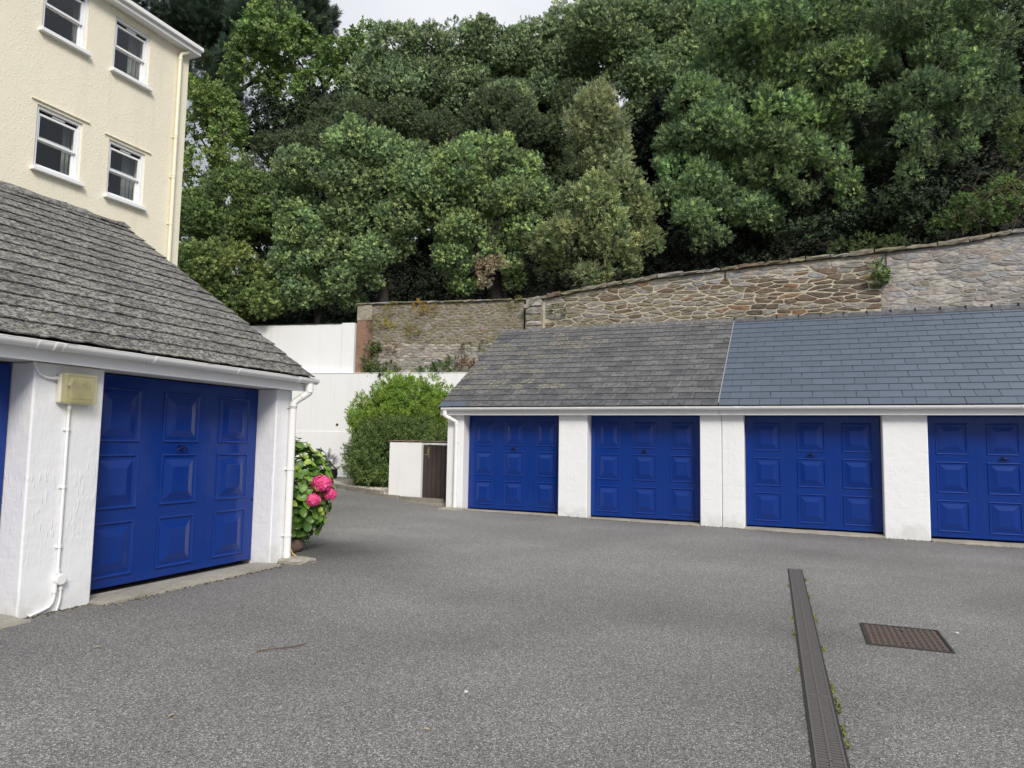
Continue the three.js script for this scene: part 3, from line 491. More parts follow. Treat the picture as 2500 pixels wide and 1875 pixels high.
{ // right stone wall behind the garage row
  const R = rng(43), w = thing('stone_wall', 'long brown and grey rubble wall rising behind the garage row', 'wall', [0, 0, -21.3]);
  const prof = [[-8.4, 6.16], [-7.8, 6.22], [-6.1, 6.42], [-4, 6.62], [-1, 6.76], [1.9, 6.87], [3.6, 6.94], [5.2, 7.13], [9.5, 7.4]];
  const top = (x) => { for (let i = 1; i < prof.length; i++) if (x <= prof[i][0]) return lerp(prof[i - 1][1], prof[i][1], clamp((x - prof[i - 1][0]) / (prof[i][0] - prof[i - 1][0]))); return 7.4; };
  const body = (a, b, z) => { const pts = [[a, -0.4], [b, -0.4]]; for (let x = b; x >= a - 1e-6; x -= (b - a) / 12) pts.push([x, top(x) - 0.14]); return extrude(poly(pts), 0.5, z); };
  const m1 = mesh('masonry', body(-8.3, 1.95, -0.5), M.mortar, w), m2 = mesh('masonry', body(1.952, 9.5, -0.5), M.mortarPink, w);
  rubble(m1, R, { x0: -7.7, x1: 1.95, y0: 4.72, y1: 7, w: 0.37, h: 0.108, mortar: 0.015, proud: 0.018, drop: 0.30, single: 300, top: (x) => top(x) - 0.15, mat: (x, y, R2) => {
    const up = top(x) - y; if (x > -3.4 && up < 0.62) return pick(R2, [['pale', 0.36], ['blue', 0.22], ['grey', 0.22], ['brown', 0.1], ['pink', 0.1]]);
    if (x > -1.6) return pick(R2, [['brown', 0.38], ['dark', 0.24], ['olive', 0.18], ['rust', 0.13], ['grey', 0.07]]);
    return pick(R2, [['olive', 0.42], ['grey', 0.26], ['brown', 0.14], ['rust', 0.05], ['moss', 0.13]]); } });
  rubble(m2, R, { x0: 1.96, x1: 9.4, y0: 4.72, y1: 7.4, w: 0.31, h: 0.125, mortar: 0.014, proud: 0.012, drop: 0.28, single: 200, top: (x) => top(x) - 0.15, mat: (x, y, R2) => pick(R2, [['pale', 0.40], ['blue', 0.28], ['pink', 0.10], ['grey', 0.18], ['olive', 0.03], ['rust', 0.01]]) });
  for (let i = 0, x = -8.35; x < 9.3; i++) { const l = 0.4 + 0.45 * R(), h = 0.095 + 0.05 * R(), c = x + l / 2, sl = Math.atan2(top(c + 0.2) - top(c - 0.2), 0.4); mesh('coping_stone', roughBox(l - 0.008, h, 0.66 + 0.06 * R(), 600 + i, 0.02, 2).rotateZ(sl).translate(c, top(c) - 0.135 + h / 2, -0.22), stoneMats[['grey', 'olive', 'grey', 'moss', 'olive', 'brown'][Math.floor(R() * 6)]], w); x += l; }
  const bt = mesh('buttress', box(-8.32, -7.78, -0.4, 5.75, 0.003, 0.16), M.mortarGrey, w);
  for (let i = 0, y = 4.3; y < 5.95; i++) { const h = 0.17 + 0.1 * R(); mesh('stone', roughBox(0.58 - 0.08 * R(), h - 0.012, 0.24, 700 + i, 0.018, 2).translate(-8.05 + 0.02 * R(), y + h / 2, 0.10), stoneMats[['grey', 'pale', 'olive'][i % 3]], bt); y += h; }
  mesh('buttress_cap', roughBox(0.56, 0.14, 0.34, 760, 0.03, 3).rotateZ(0.55).translate(-8.1, 5.98, 0.08), stoneMats.grey, w);
  mesh('iron_strap', [rbox(2.07, 2.11, 6.25, 6.80, -0.005, 0.03, 0.005, 1)], M.rust, w);
  mesh('iron_strap', [rbox(-2.12, -2.08, 6.28, 6.62, -0.005, 0.03, 0.005, 1)], M.ironDark, w);
}
{ // small walled enclosure with the plank gate beside the garage row
  const w = thing('low_wall', 'low white wall with brown coping and a dark plank gate, beside the garage row', 'wall', [0, 0, -14.2]);
  mesh('wall', [rbox(-8.93, -8.09, -0.2, 1.40, -0.24, 0, 0.012, 2), box(-8.92, -8.70, -0.2, 1.395, -1.6, -0.242), box(-8.92, -7.15, -0.2, 1.395, -1.84, -1.602)], M.whiteSmooth, w);
  for (const [i, b] of [[0, [-8.96, -8.50, -0.27, 0.02]], [1, [-8.496, -8.07, -0.27, 0.02]], [2, [-8.95, -8.68, -1.57, -0.275]], [3, [-8.95, -8.1, -1.88, -1.575]], [4, [-8.096, -7.15, -1.88, -1.575]]]) mesh('coping_stone', roughBox(b[1] - b[0], 0.05, b[3] - b[2], 800 + i, 0.005, 2).translate((b[0] + b[1]) / 2, 1.428, (b[2] + b[3]) / 2), stoneMats.brown, w);
  const gate = mesh('gate', [box(-8.06, -7.16, 1.18, 1.28, -0.13, -0.095), box(-8.06, -7.16, 0.22, 0.32, -0.13, -0.095)], M.gatewood, w);
  for (let i = 0; i < 8; i++) mesh('plank', rbox(-8.07 + i * 0.115, -7.963 + i * 0.115, 0.10 + 0.004 * (i % 3), 1.352 + 0.003 * ((i * 7) % 4), -0.094, -0.070, 0.006, 2), M.gatewood, gate);
  mesh('latch', [rbox(-8.03, -7.93, 1.12, 1.14, -0.07, -0.058, 0.003, 1), cyl([-7.93, 1.13, -0.06], [-7.93, 1.13, -0.03], 0.012, 0.012, 8), rbox(-7.945, -7.915, 1.06, 1.30, -0.07, -0.062, 0.003, 1), tube([[-7.93, 1.25, -0.06], [-7.93, 1.23, -0.02], [-7.93, 1.14, -0.02], [-7.93, 1.12, -0.06]], 0.007, 6)], M.brass, gate);
  mesh('step', roughBox(1.2, 0.22, 0.55, 820, 0.006, 3).translate(-7.7, -0.02, 0.10), M.kerb, w);
}
{ // hillside: bank above the walls
  const nx = 90, nz = 44, g = new THREE.PlaneGeometry(1, 1, nx, nz), p = g.attributes.position, uv = g.attributes.uv;
  for (let i = 0; i < p.count; i++) {
    const x = lerp(-95, 95, p.getX(i) + 0.5), r = 0.5 - p.getY(i), front = x > -8.2 ? -21.85 : -20.75 - (x + 14.6) * 0.176 - (x > -8.6 ? 0 : 0);
    const d = r * r * 120, z = front - d; let y = hillY(x, d); if (r < 1e-6) y = -0.3; else if (i < 2 * (nx + 1)) y = hillY(x, 0);
    p.setXYZ(i, x, y, i >= nx + 1 && i < 2 * (nx + 1) ? front - 0.02 : z); uv.setXY(i, x, z);
  }
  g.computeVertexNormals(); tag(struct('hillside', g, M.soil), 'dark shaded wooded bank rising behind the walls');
}
function hillY(x, d) { return 5.15 + 0.9 * sstep(-6, 4, x) + 0.28 * Math.min(d, 4.5) + lerp(7.5, 17, sstep(-26, -8, x)) * (1 - Math.exp(-Math.max(0, d - 4.5) * 0.09)) + 0.5 * (fbm(x * 0.3 + 300, d * 0.3 + 300, 9999, 9999, 401, 3) - 0.5) * sstep(0.5, 3, d); }
function hillAt(x, z) { const front = x > -8.2 ? -21.85 : -20.75 - (x + 14.6) * 0.176; return hillY(x, Math.max(0, front - z)); }

// ------------------------------------------------------------------ fittings on the left garage
const LG = [[-5.75, 0, 0], Math.PI / 2];
{
  const l = thing('bulkhead_light', 'yellowed square bulkhead light on the white pillar of the left garage', 'light', ...LG), c = [4.135, 1.805];
  mesh('back_box', rbox(c[0] - 0.155, c[0] + 0.150, c[1] - 0.130, c[1] + 0.130, 0.002, 0.055, 0.02, 3), M.lampBack, l);
  mesh('lens', [rbox(c[0] - 0.152, c[0] + 0.154, c[1] - 0.130, c[1] + 0.130, 0.056, 0.113, 0.024, 4)], M.diffuser, l);
  mesh('lens_rib', [rbox(c[0] - 0.105, c[0] + 0.105, c[1] - 0.09, c[1] + 0.09, 0.100, 0.122, 0.02, 4)], M.diffuser, l);
  mesh('lamp_tube', [new THREE.TorusGeometry(0.038, 0.017, 10, 24, Math.PI).translate(c[0] - 0.05, c[1] + 0.02, 0.075), new THREE.TorusGeometry(0.038, 0.017, 10, 24, Math.PI).translate(c[0] + 0.05, c[1] + 0.02, 0.075), rbox(c[0] - 0.022, c[0] + 0.022, c[1] - 0.04, c[1] + 0.0, 0.078, 0.092, 0.004, 2)], M.lampTube, l);
  const k = thing('electrical_conduit', 'white conduit with round junction box running down the left garage pillar', 'conduit', ...LG), r = 0.0125, z = 0.016;
  mesh('feed_cable', tube([[3.785, 2.0, 0.012], [3.80, 1.955, 0.012], [3.835, 1.905, 0.014], [3.90, 1.880, 0.018], [3.98, 1.880, 0.024]], 0.0115, 8), M.pvc, k);
  mesh('gland', cyl([3.945, 1.880, 0.022], [3.985, 1.880, 0.024], 0.018, 0.018, 10), M.pvcGrey, k);
  mesh('pipe', [cyl([4.10, 0.28, z], [4.10, 1.685, z], r, r, 10), cyl([4.10, 1.63, z], [4.10, 1.68, z], r + 0.005, r + 0.005, 10), cyl([4.10, 0.27, z], [4.10, 0.31, z], r + 0.005, r + 0.005, 10)], M.pvc, k);
  for (const y of [1.46, 0.98, 0.49]) mesh('saddle_clip', [rbox(4.10 - 0.035, 4.10 + 0.035, y - 0.01, y + 0.01, 0.001, 0.01, 0.002, 1), cyl([4.10, y - 0.01, z], [4.10, y + 0.01, z], r + 0.004, r + 0.004, 10)], M.pvc, k);
  mesh('junction_box', [new THREE.CylinderGeometry(0.046, 0.046, 0.045, 24).rotateX(Math.PI / 2).translate(4.115, 0.225, 0.0235), new THREE.CylinderGeometry(0.040, 0.043, 0.006, 24).rotateX(Math.PI / 2).translate(4.115, 0.225, 0.049)], M.pvc, k);
  mesh('lower_pipe', [cyl([4.085, 0.12, z], [4.085, 0.19, z], r + 0.005, r + 0.005, 10), cyl([4.135, 0.14, z], [4.135, 0.19, z], r + 0.004, r + 0.004, 10), tube([[4.085, 0.16, z], [4.083, 0.09, z], [4.072, 0.045, z], [4.04, 0.012, z], [3.96, -0.012, z], [3.88, -0.03, z]], 0.012, 8), tube([[4.135, 0.16, z], [4.135, 0.07, z], [4.125, 0.02, z], [4.11, -0.03, z]], 0.0105, 8)], M.pvc, k);
}
tag(mesh('concrete_pad', roughBox(0.42, 0.09, 0.30, 30, 0.008, 3).translate(-5.62, -0.02, -6.93), M.conc), 'concrete pad under the downpipe of the left garage', 'pad');
tag(mesh('concrete_pad', roughBox(0.50, 0.10, 0.34, 31, 0.008, 3).translate(-6.92, 0.0, -13.50), M.conc), 'concrete pad under the downpipe of the garage row', 'pad');

// ------------------------------------------------------------------ drain, manhole, odds and ends on the asphalt
function slotGeo(w, l, n) { // channel grating: frame, two long bars, cross slats
  const L = [];
  for (const s of [-1, 1]) L.push(rbox(s * (w / 2 - 0.006) - 0.006, s * (w / 2 - 0.006) + 0.006, -0.012, 0.0, -l / 2, l / 2, 0.002, 1));
  L.push(rbox(-0.008, 0.008, -0.012, -0.0006, -l / 2 + 0.008, l / 2 - 0.008, 0.002, 1));
  for (let i = 0; i <= n; i++) { const z = -l / 2 + 0.006 + (l - 0.012) * i / n; for (const s of [-1, 1]) { const b = new THREE.BoxGeometry(w / 2 - 0.021, 0.011, l / n * 0.50); b.translate(s * (w / 4 - 0.0015), -0.0068, z); L.push(uvm(b, i * 0.1)); } }
  return merge(L);
}
{
  const A = [-0.15, -9.55], B = [0.085, -3.77], ang = Math.atan2(B[0] - A[0], B[1] - A[1]), len = 8.6, n = 9, ux = Math.sin(ang), uz = Math.cos(ang);
  const d = thing('drain_channel', 'long rusty grated drainage channel set into the asphalt', 'drain', [A[0], 0, A[1]], ang);
  const yl = (t) => groundY(A[0] + ux * t, A[1] + uz * t);
  const fr = []; for (const s of [-1, 1]) for (let i = 0; i < n; i++) { const t = (i + 0.5) * len / n; fr.push(rbox(s * 0.075 - 0.006, s * 0.075 + 0.006, yl(t) - 0.05, yl(t) + 0.010, i * len / n, (i + 1) * len / n, 0.002, 1)); }
  fr.push(rbox(-0.08, 0.08, yl(0) - 0.05, yl(0) + 0.009, -0.014, -0.002, 0.002, 1));
  mesh('channel_frame', fr, M.ironDark, d);
  const bt = []; for (let i = 0; i < n; i++) bt.push(box(-0.068, 0.068, yl((i + 0.5) * len / n) - 0.06, yl((i + 0.5) * len / n) - 0.03 + 0.0005 * (i % 2), i * len / n, (i + 1) * len / n)); mesh('slot_shade_strip', bt, M.dark, d);  // near-black strip gives the slots their shade
  const gl = len / n, gg = slotGeo(0.137, gl - 0.006, 28), R = rng(9);
  for (let i = 0; i < n; i++) { const m = mesh('grate', gg, M.iron, d); m.position.set(0, yl((i + 0.5) * gl) + 0.0135, (i + 0.5) * gl); m.rotation.z = (R() - 0.5) * 0.01; }
  // weeds in the joint beside the channel
  const blades = []; const RW = rng(19);
  const addTuft = (t, s, k) => { for (let i = 0; i < k; i++) { const b = new THREE.PlaneGeometry(0.006 + 0.006 * RW(), 0.012 + 0.016 * RW(), 1, 2); b.translate(0, 0.007, 0); b.rotateX((RW() - 0.5) * 1.9); b.rotateY(RW() * 6.28); b.translate(s * (0.088 + 0.024 * RW() * RW()), yl(t) + 0.003, t + (RW() - 0.5) * 0.16); blades.push(b); } };
  for (let i = 0; i < 14; i++) addTuft(0.4 + RW() * 8, RW() < 0.5 ? -1 : 1, 8 + Math.floor(RW() * 10));
  for (const [t, s] of [[4.6, 1], [4.85, 1], [4.95, 1], [5.3, 1], [3.3, -1], [0.7, 1]]) addTuft(t, s, 22);
  const wd = mesh('moss_weeds', blades, std([0.15, 0.17, 0.035], 0.9, { side: THREE.DoubleSide })); wd.position.copy(d.position); wd.rotation.y = ang;
  tag(wd, 'small yellow-green weeds along the edges of the drainage channel', 'weeds', null, 'stuff');
}
{
  const y = groundY(0.7, -6.55), m = thing('manhole_cover', 'rectangular rust-brown manhole cover in the asphalt right of the drain', 'manhole cover', [0.695, y + 0.004, -6.555], 0.01);
  mesh('frame', [rbox(-0.29, 0.29, -0.04, 0.006, 0.335, 0.353, 0.002, 1), rbox(-0.29, 0.29, -0.04, 0.006, -0.353, -0.335, 0.002, 1), rbox(-0.292, -0.274, -0.04, 0.007, -0.334, 0.334, 0.002, 1), rbox(0.274, 0.292, -0.04, 0.007, -0.334, 0.334, 0.002, 1)], M.ironDark, m);
  mesh('plate', box(-0.270, 0.270, -0.03, -0.002, -0.331, 0.331), std([0.085, 0.072, 0.066], 0.85, { map: ironTex }), m);
  const tr = [], R = rng(29); for (let i = 0; i < 12; i++) for (let j = 0; j < 15; j++) { const b = rbox(-0.0175, 0.0175, -0.004, 0.005, -0.0075, 0.0075, 0.002, 1); if ((i + j) % 2) b.rotateY(Math.PI / 2); b.translate(-0.245 + i * 0.0445, 0, -0.30 + j * 0.043); tr.push(b); }
  tag(mesh('tread_studs', tr, M.rust, m), null, null, null, 'stuff');
  for (const s of [-1, 1]) mesh('lifting_key_hole', rbox(-0.03, 0.03, -0.002, 0.0035, s * 0.2 - 0.012, s * 0.2 + 0.012, 0.002, 1), M.dark, m);
}
function leafShape(l, w, curl, seed) {
  const nu = 4, nv = 7, P = [], I = [];
  for (let j = 0; j <= nv; j++) for (let i = 0; i <= nu; i++) { const t = j / nv, s = i / nu * 2 - 1, ww = w * Math.pow(Math.sin(Math.PI * Math.pow(clamp(t, 0.001, 0.999), 0.8)), 0.75); P.push(s * ww, Math.sin(t * 2.4) * curl * l - Math.abs(s) * s * s * 0 + Math.abs(s) * w * 0.28 - 0.03 * l * Math.abs(Math.sin(t * 17 + seed)) * Math.abs(s), t * l); }
  for (let j = 0; j < nv; j++) for (let i = 0; i < nu; i++) { const a = j * (nu + 1) + i, b = a + 1, c = a + nu + 1, d = c + 1; I.push(a, c, b, b, c, d); }
  const g = new THREE.BufferGeometry(); g.setAttribute('position', new THREE.Float32BufferAttribute(P, 3)); g.setIndex(I); g.setAttribute('uv', new THREE.Float32BufferAttribute(new Float32Array(P.length / 3 * 2), 2)); g.computeVertexNormals(); return g;
}
{
  const spots = [['fallen_leaf', -3.15, -2.95, 'pale tan fallen leaf on the asphalt near the lower left corner'], ['fallen_leaf', -4.55, -3.55, 'small straw-coloured leaf on the asphalt before the left garage pillar'], ['fallen_leaf', -1.82, -3.35, 'tiny pale leaf lying on bare asphalt in the foreground']];
  const lm = std([0.42, 0.30, 0.17], 0.8, { side: THREE.DoubleSide });
  spots.forEach(([n, x, z, lab], i) => { const m = tag(mesh(n, leafShape(i === 2 ? 0.03 : 0.05, 0.010, 0.12, i), lm), lab, 'leaf'); m.position.set(x, groundY(x, z) + 0.008, z); m.rotation.y = i * 2.1 + 0.4; });
  const tw = tag(mesh('twig', tube([[-3.55, 0.006, -4.02], [-3.48, 0.014, -4.10], [-3.40, 0.010, -4.22], [-3.36, 0.014, -4.32]].map(([a, b, c]) => [a, b + groundY(a, c), c]), 0.004, 6), M.twig), 'thin brown twig lying on the asphalt in front of the left garage', 'twig');
  const pm = std([0.75, 0.74, 0.70], 0.7);
  [[1.115, -6.89, 0.016, 'white pebble on the asphalt right of the manhole cover'], [-1.9, -3.95, 0.012, 'white pebble on open asphalt left of the drain, near the bottom of the photo']].forEach(([x, z, r, lab], i) => tag(mesh('pebble', roughBox(r * 2, r, r * 1.6, 70 + i, 0.003, 2).translate(x, groundY(x, z) + r * 0.45, z), pm), lab, 'pebble'));
}

// ------------------------------------------------------------------ kerb, gravel bed
{
  const path = [[-7.35, -13.95], [-8.2, -13.98], [-9.0, -14.2], [-9.8, -14.6], [-10.6, -15.05], [-11.3, -15.5], [-12.1, -16.1], [-13.0, -16.7], [-14.2, -17.3], [-16, -18.0]];
  const c = new THREE.CatmullRomCurve3(path.map(([x, z]) => new THREE.Vector3(x, 0, z))), L = c.getLength(), n = Math.round(L / 0.62);
  const k = thing('kerb', 'curving weathered concrete kerb in front of the gravel bed', 'kerb');
  for (let i = 0; i < n; i++) { const p = c.getPointAt((i + 0.5) / n), t = c.getTangentAt((i + 0.5) / n), rise = 0.015 + 0.10 * sstep(0.05, 0.2, i / n); const m = mesh('kerb_stone', roughBox(L / n - 0.008, 0.30, 0.13, 40 + i, 0.007, 2), M.kerb, k); m.position.set(p.x, groundY(p.x, p.z) + rise - 0.15, p.z); m.rotation.y = Math.atan2(-t.z, t.x); }
  const pts = c.getPoints(40).map((p) => [p.x, -p.z]).concat([[-16.5, 20.2], [-14.6, 19.82], [-9.0, 20.8], [-7.16, 20.9], [-7.16, 16.1], [-8.96, 16.06], [-8.96, 14.25]]);
  const bed = new THREE.ExtrudeGeometry(poly(pts), { depth: 0.35, bevelEnabled: false }); bed.rotateX(-Math.PI / 2); bed.translate(0, -0.17, 0);
  struct('planting_bed', uvm(bed), std([0.33, 0.30, 0.25], 0.95, { map: concTex }));
  const R = rng(51), gg = new THREE.IcosahedronGeometry(0.022, 1); { const p = gg.attributes.position; for (let i = 0; i < p.count; i++) p.setXYZ(i, p.getX(i) * 1.1, p.getY(i) * 0.7, p.getZ(i)); gg.computeVertexNormals(); }
  const N = 9000, im = new THREE.InstancedMesh(gg, std([0.55, 0.52, 0.47], 0.9), N), m = new THREE.Matrix4(), q = new THREE.Quaternion(), e = new THREE.Euler(), col = new THREE.Color();
  for (let i = 0; i < N; i++) { const t = R() * 0.8 + 0.15, p = c.getPointAt(t), tg = c.getTangentAt(t), off = 0.09 + 2.4 * R() * R(); const x = p.x + tg.z * off * -1 * -1, z = p.z - tg.x * off * -1 * 1; const xx = p.x + (tg.z) * off, zz = p.z - tg.x * off; const use = zz < p.z ? [xx, zz] : [p.x - tg.z * off, p.z + tg.x * off]; e.set(R() * 6, R() * 6, R() * 6); const s = 0.6 + 0.9 * R(); m.compose(new THREE.Vector3(use[0], 0.183 + 0.012 * R(), use[1]), q.setFromEuler(e), new THREE.Vector3(s, s, s)); im.setMatrixAt(i, m); const k2 = 0.55 + 0.6 * R(); im.setColorAt(i, col.setRGB(k2, k2 * 0.97, k2 * 0.92)); }
  im.name = 'gravel'; scene.add(im); tag(im, 'pale gravel spread over the planting bed behind the kerb', 'gravel', null, 'stuff');
}

// ------------------------------------------------------------------ foliage
function sprig(n, len, ll, lw, open, seed, fold = 0.25) { // twig with n leaves, growing along +y
  const R = rng(seed), P = [], up = new THREE.Vector3(0, 1, 0);
  for (let i = 0; i < n; i++) {
    const t = (i + 0.4) / n, a = i * 2.39996 + R() * 0.7, o = open * (1.15 - 0.75 * t) * (0.8 + 0.4 * R()), s = (0.75 + 0.5 * R()), L = ll * s, w = lw * s * 0.5;
    const d = new THREE.Vector3(Math.cos(a) * Math.sin(o), Math.cos(o), Math.sin(a) * Math.sin(o)), side = new THREE.Vector3().crossVectors(d, up).normalize(), nn = new THREE.Vector3().crossVectors(side, d);
    const tw = (R() - 0.5) * 1.2; side.applyAxisAngle(d, tw); nn.applyAxisAngle(d, tw);
    const b = new THREE.Vector3((R() - 0.5) * 0.03, t * len, (R() - 0.5) * 0.03).addScaledVector(d, 0.01), tip = b.clone().addScaledVector(d, L).addScaledVector(nn, -L * 0.12), m = b.clone().addScaledVector(d, L * 0.48);
    const l = m.clone().addScaledVector(side, -w).addScaledVector(nn, w * fold), r = m.clone().addScaledVector(side, w).addScaledVector(nn, w * fold);
    for (const v of [b, r, tip, b, tip, l]) P.push(v.x, v.y, v.z);
  }
  const g = new THREE.BufferGeometry(); g.setAttribute('position', new THREE.Float32BufferAttribute(P, 3)); g.setAttribute('uv', new THREE.Float32BufferAttribute(new Float32Array(P.length / 3 * 2), 2)); g.computeVertexNormals(); return g;
}
const SP = {
  oak: sprig(18, 0.15, 0.125, 0.058, 1.3, 11), oakB: sprig(14, 0.20, 0.10, 0.048, 1.1, 31), longB: sprig(9, 0.34, 0.13, 0.040, 0.8, 32), broadB: sprig(7, 0.30, 0.15, 0.11, 1.1, 33, 0.1), oakLong: sprig(15, 0.26, 0.16, 0.052, 1.0, 12), broad: sprig(10, 0.24, 0.20, 0.15, 1.35, 13, 0.1), pine: sprig(46, 0.30, 0.20, 0.014, 0.75, 14, 0),
  laurel: sprig(15, 0.20, 0.15, 0.062, 1.0, 15), shrub: sprig(13, 0.12, 0.085, 0.028, 0.9, 16), box: sprig(16, 0.10, 0.042, 0.022, 1.1, 17), ivy: sprig(9, 0.14, 0.09, 0.085, 1.3, 18, 0.1), tuft: sprig(14, 0.10, 0.06, 0.016, 0.8, 20), lav: sprig(22, 0.20, 0.10, 0.008, 0.45, 21, 0),
};
const LM = {
  oak: phys([1, 1, 1], 0.55, { side: THREE.DoubleSide, transmission: 0.25, thickness: 0 }), soft: phys([1, 1, 1], 0.75, { side: THREE.DoubleSide, transmission: 0.35, thickness: 0 }), matt: phys([1, 1, 1], 0.85, { side: THREE.DoubleSide }),
};
const CAM = new THREE.Vector3(0, 1.4, 0);
function foliage(name, parent, geo, mat, lobes, o) { // leafy twigs over clumps over lobes
  const R = rng(o.seed), T = [], Cc = [], m = new THREE.Matrix4(), q = new THREE.Quaternion(), Y = new THREE.Vector3(0, 1, 0), V = (x, y, z) => new THREE.Vector3(x, y, z), sph = () => { const z = R() * 2 - 1, a = R() * 6.2832, s = Math.sqrt(1 - z * z); return V(s * Math.cos(a), z, s * Math.sin(a)); };
  const base = new THREE.Color().setRGB(...o.color), tip = new THREE.Color().setRGB(...o.tip), c = new THREE.Color();
  for (const [lx, ly, lz, r, ry = r] of lobes) {
    const ctr = V(lx, ly, lz), view = CAM.clone().sub(ctr).normalize(), rm = (r + ry) / 2, nSub = Math.round((o.subs ?? 22) * Math.pow(rm, 1.3) + 6), ltone = 1 + (R() - 0.5) * (o.vary ?? 0.3);
    for (let s = 0; s < nSub; s++) {
      const fresh = R() < 0.5 ? 1 + (o.clump ?? 0.25) : 1 - (o.clump ?? 0.25);
      let d = sph(); for (let k = 0; k < 4 && (d.dot(view) < -0.35 || d.y < -0.75); k++) d = sph();
      const sr = clamp(rm * (0.30 + 0.2 * R()), 0.2, o.maxSub ?? 0.7), p = V(d.x * r, d.y * ry, d.z * r).multiplyScalar((o.shell ?? 0.56) + 0.34 * R()).add(ctr), tone = ltone * (1 + (R() - 0.5) * (o.vary ?? 0.3)), nS = Math.round((o.dens ?? 150) * DN * sr * sr + 4);
      const hue = (R() - 0.5) * 0.16;
      for (let k = 0; k < nS; k++) {
        let e = sph(); for (let t = 0; t < 2 && e.dot(d) < -0.25; t++) e = sph();
        const rr = sr * (0.66 + 0.38 * Math.sqrt(R())), pos = V(p.x + e.x * rr, p.y + e.y * rr * (o.flat ?? 0.85), p.z + e.z * rr);
        const ax = e.clone().multiplyScalar(0.75).addScaledVector(Y, o.up ?? 0.35).addScaledVector(sph(), o.loose ?? 0.28).normalize();
        const sc = (o.size ?? 1) * SZ * (0.55 + 0.9 * R() * R() + 0.25 * R()); q.setFromUnitVectors(Y, ax); q.multiply(new THREE.Quaternion().setFromAxisAngle(Y, R() * 6.28));
        T.push(m.clone().compose(pos, q, V(sc, sc, sc)));
        const young = R() < (o.young ?? 0.22) * fresh ? 0.55 + 0.45 * R() : 0.12 * R(); c.copy(base).lerp(tip, young).multiplyScalar(tone * (0.85 + 0.3 * R())); Cc.push(c.r * (1 + hue), c.g, c.b * (1 - hue));
      }
    }
  }
  const gs = Array.isArray(geo) ? geo : [geo]; let first; total += T.length;
  gs.forEach((gg, gi) => {
    const idx = T.map((_, i) => i).filter((i) => i % gs.length === gi), im = new THREE.InstancedMesh(gg, mat, idx.length);
    idx.forEach((i, k) => { im.setMatrixAt(k, T[i]); im.setColorAt(k, c.setRGB(Cc[3 * i], Cc[3 * i + 1], Cc[3 * i + 2])); });
    im.name = numbered(name); im.castShadow = im.receiveShadow = true; parent.add(im); if (parent !== scene) tag(im, null, null, null, 'stuff'); first ??= im;
  });
  return first;
}
let total = 0, SZ = 1, DN = 1;
function tree(name, label, geo, mat, lobes, o) {
  let cx = 0, cz = 0; lobes.forEach((l) => { cx += l[0]; cz += l[2]; }); cx /= lobes.length; cz /= lobes.length; cx += o.dx ?? 0; cz += o.dz ?? -0.8;
  const t = thing(name, label, 'tree', [0, 0, 0], 0, o.group), by = hillAt(cx, cz), R = rng(o.seed + 500), ymin = Math.min(...lobes.map((l) => l[1])), ymax = Math.max(...lobes.map((l) => l[1] + l[3]));
  const fork = lerp(by, ymax, o.fork ?? 0.3), L = [], n = o.stems ?? 1;
  for (let s = 0; s < n; s++) { const ox = (s - (n - 1) / 2) * 0.5; L.push(tapered([[cx + ox, by - 0.4, cz], [cx + ox * 1.5 + 0.1, lerp(by, fork, 0.5), cz + 0.05], [cx + ox * 2.2, fork, cz], [cx + ox * 2.4 + 0.2, lerp(fork, ymax, 0.45), cz - 0.1], [cx + ox * 2, n > 1 ? lerp(fork, ymax, 0.62) : ymax - 1.2, cz]], o.trunk ?? 0.28, 0.04, 9, o.seed + s)); }
  lobes.forEach((l, i) => { const s = clamp((l[1] - fork) / (ymax - fork) - 0.25, 0.0, 0.75), y0 = lerp(fork - 0.2, ymax - 0.6, s), dx = l[0] - cx, dz = l[2] - cz; L.push(tapered([[cx, y0, cz], [cx + dx * 0.35 + (R() - 0.5) * 0.4, lerp(y0, l[1], 0.35) + 0.25, cz + dz * 0.35], [cx + dx * 0.75, lerp(y0, l[1], 0.8) + 0.2, cz + dz * 0.75], [l[0], l[1], l[2]]], (o.trunk ?? 0.28) * 0.34, 0.025, 6, o.seed + 60 + i)); });
  for (const [lx, ly, lz, r] of lobes) for (let k = 0; k < (o.twigs ?? 3); k++) { const a = R() * 6.28, u = R() - 0.3; L.push(tapered([[lx, ly - r * 0.3, lz], [lx + Math.cos(a) * r * 0.5, ly + u * r * 0.5, lz + Math.sin(a) * r * 0.5], [lx + Math.cos(a) * r * 0.95, ly + u * r, lz + Math.sin(a) * r * 0.95]], 0.03, 0.008, 5, o.seed + k)); }
  mesh('trunk', L, o.bark ?? M.bark, t);
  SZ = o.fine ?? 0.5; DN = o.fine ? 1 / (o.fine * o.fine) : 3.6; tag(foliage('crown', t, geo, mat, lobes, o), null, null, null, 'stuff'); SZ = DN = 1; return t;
}
const PINE = [[-37.1,28.6,-31.1,2.06,1.18],[-35.9,28.2,-32.6,2.10,1.35],[-34.6,29.7,-34.0,2.14,1.53],[-32.0,27.7,-33.8,1.78,1.19],[-31.2,29.7,-35.0,2.12,1.06],[-28.8,27.8,-34.6,1.32,1.62],[-28.7,26.9,-35.7,0.66,1.35],[-36.9,26.9,-33.3,1.84,1.22],[-35.3,24.4,-32.7,1.48,1.34],[-34.9,23.1,-34.0,1.21,1.06],[-32.5,25.7,-33.3,1.18,1.18],[-36.1,30.9,-32.3,1.80,1.20],[-34.0,31.9,-34.1,2.14,1.22],[-30.3,30.7,-34.2,1.78,1.19]];
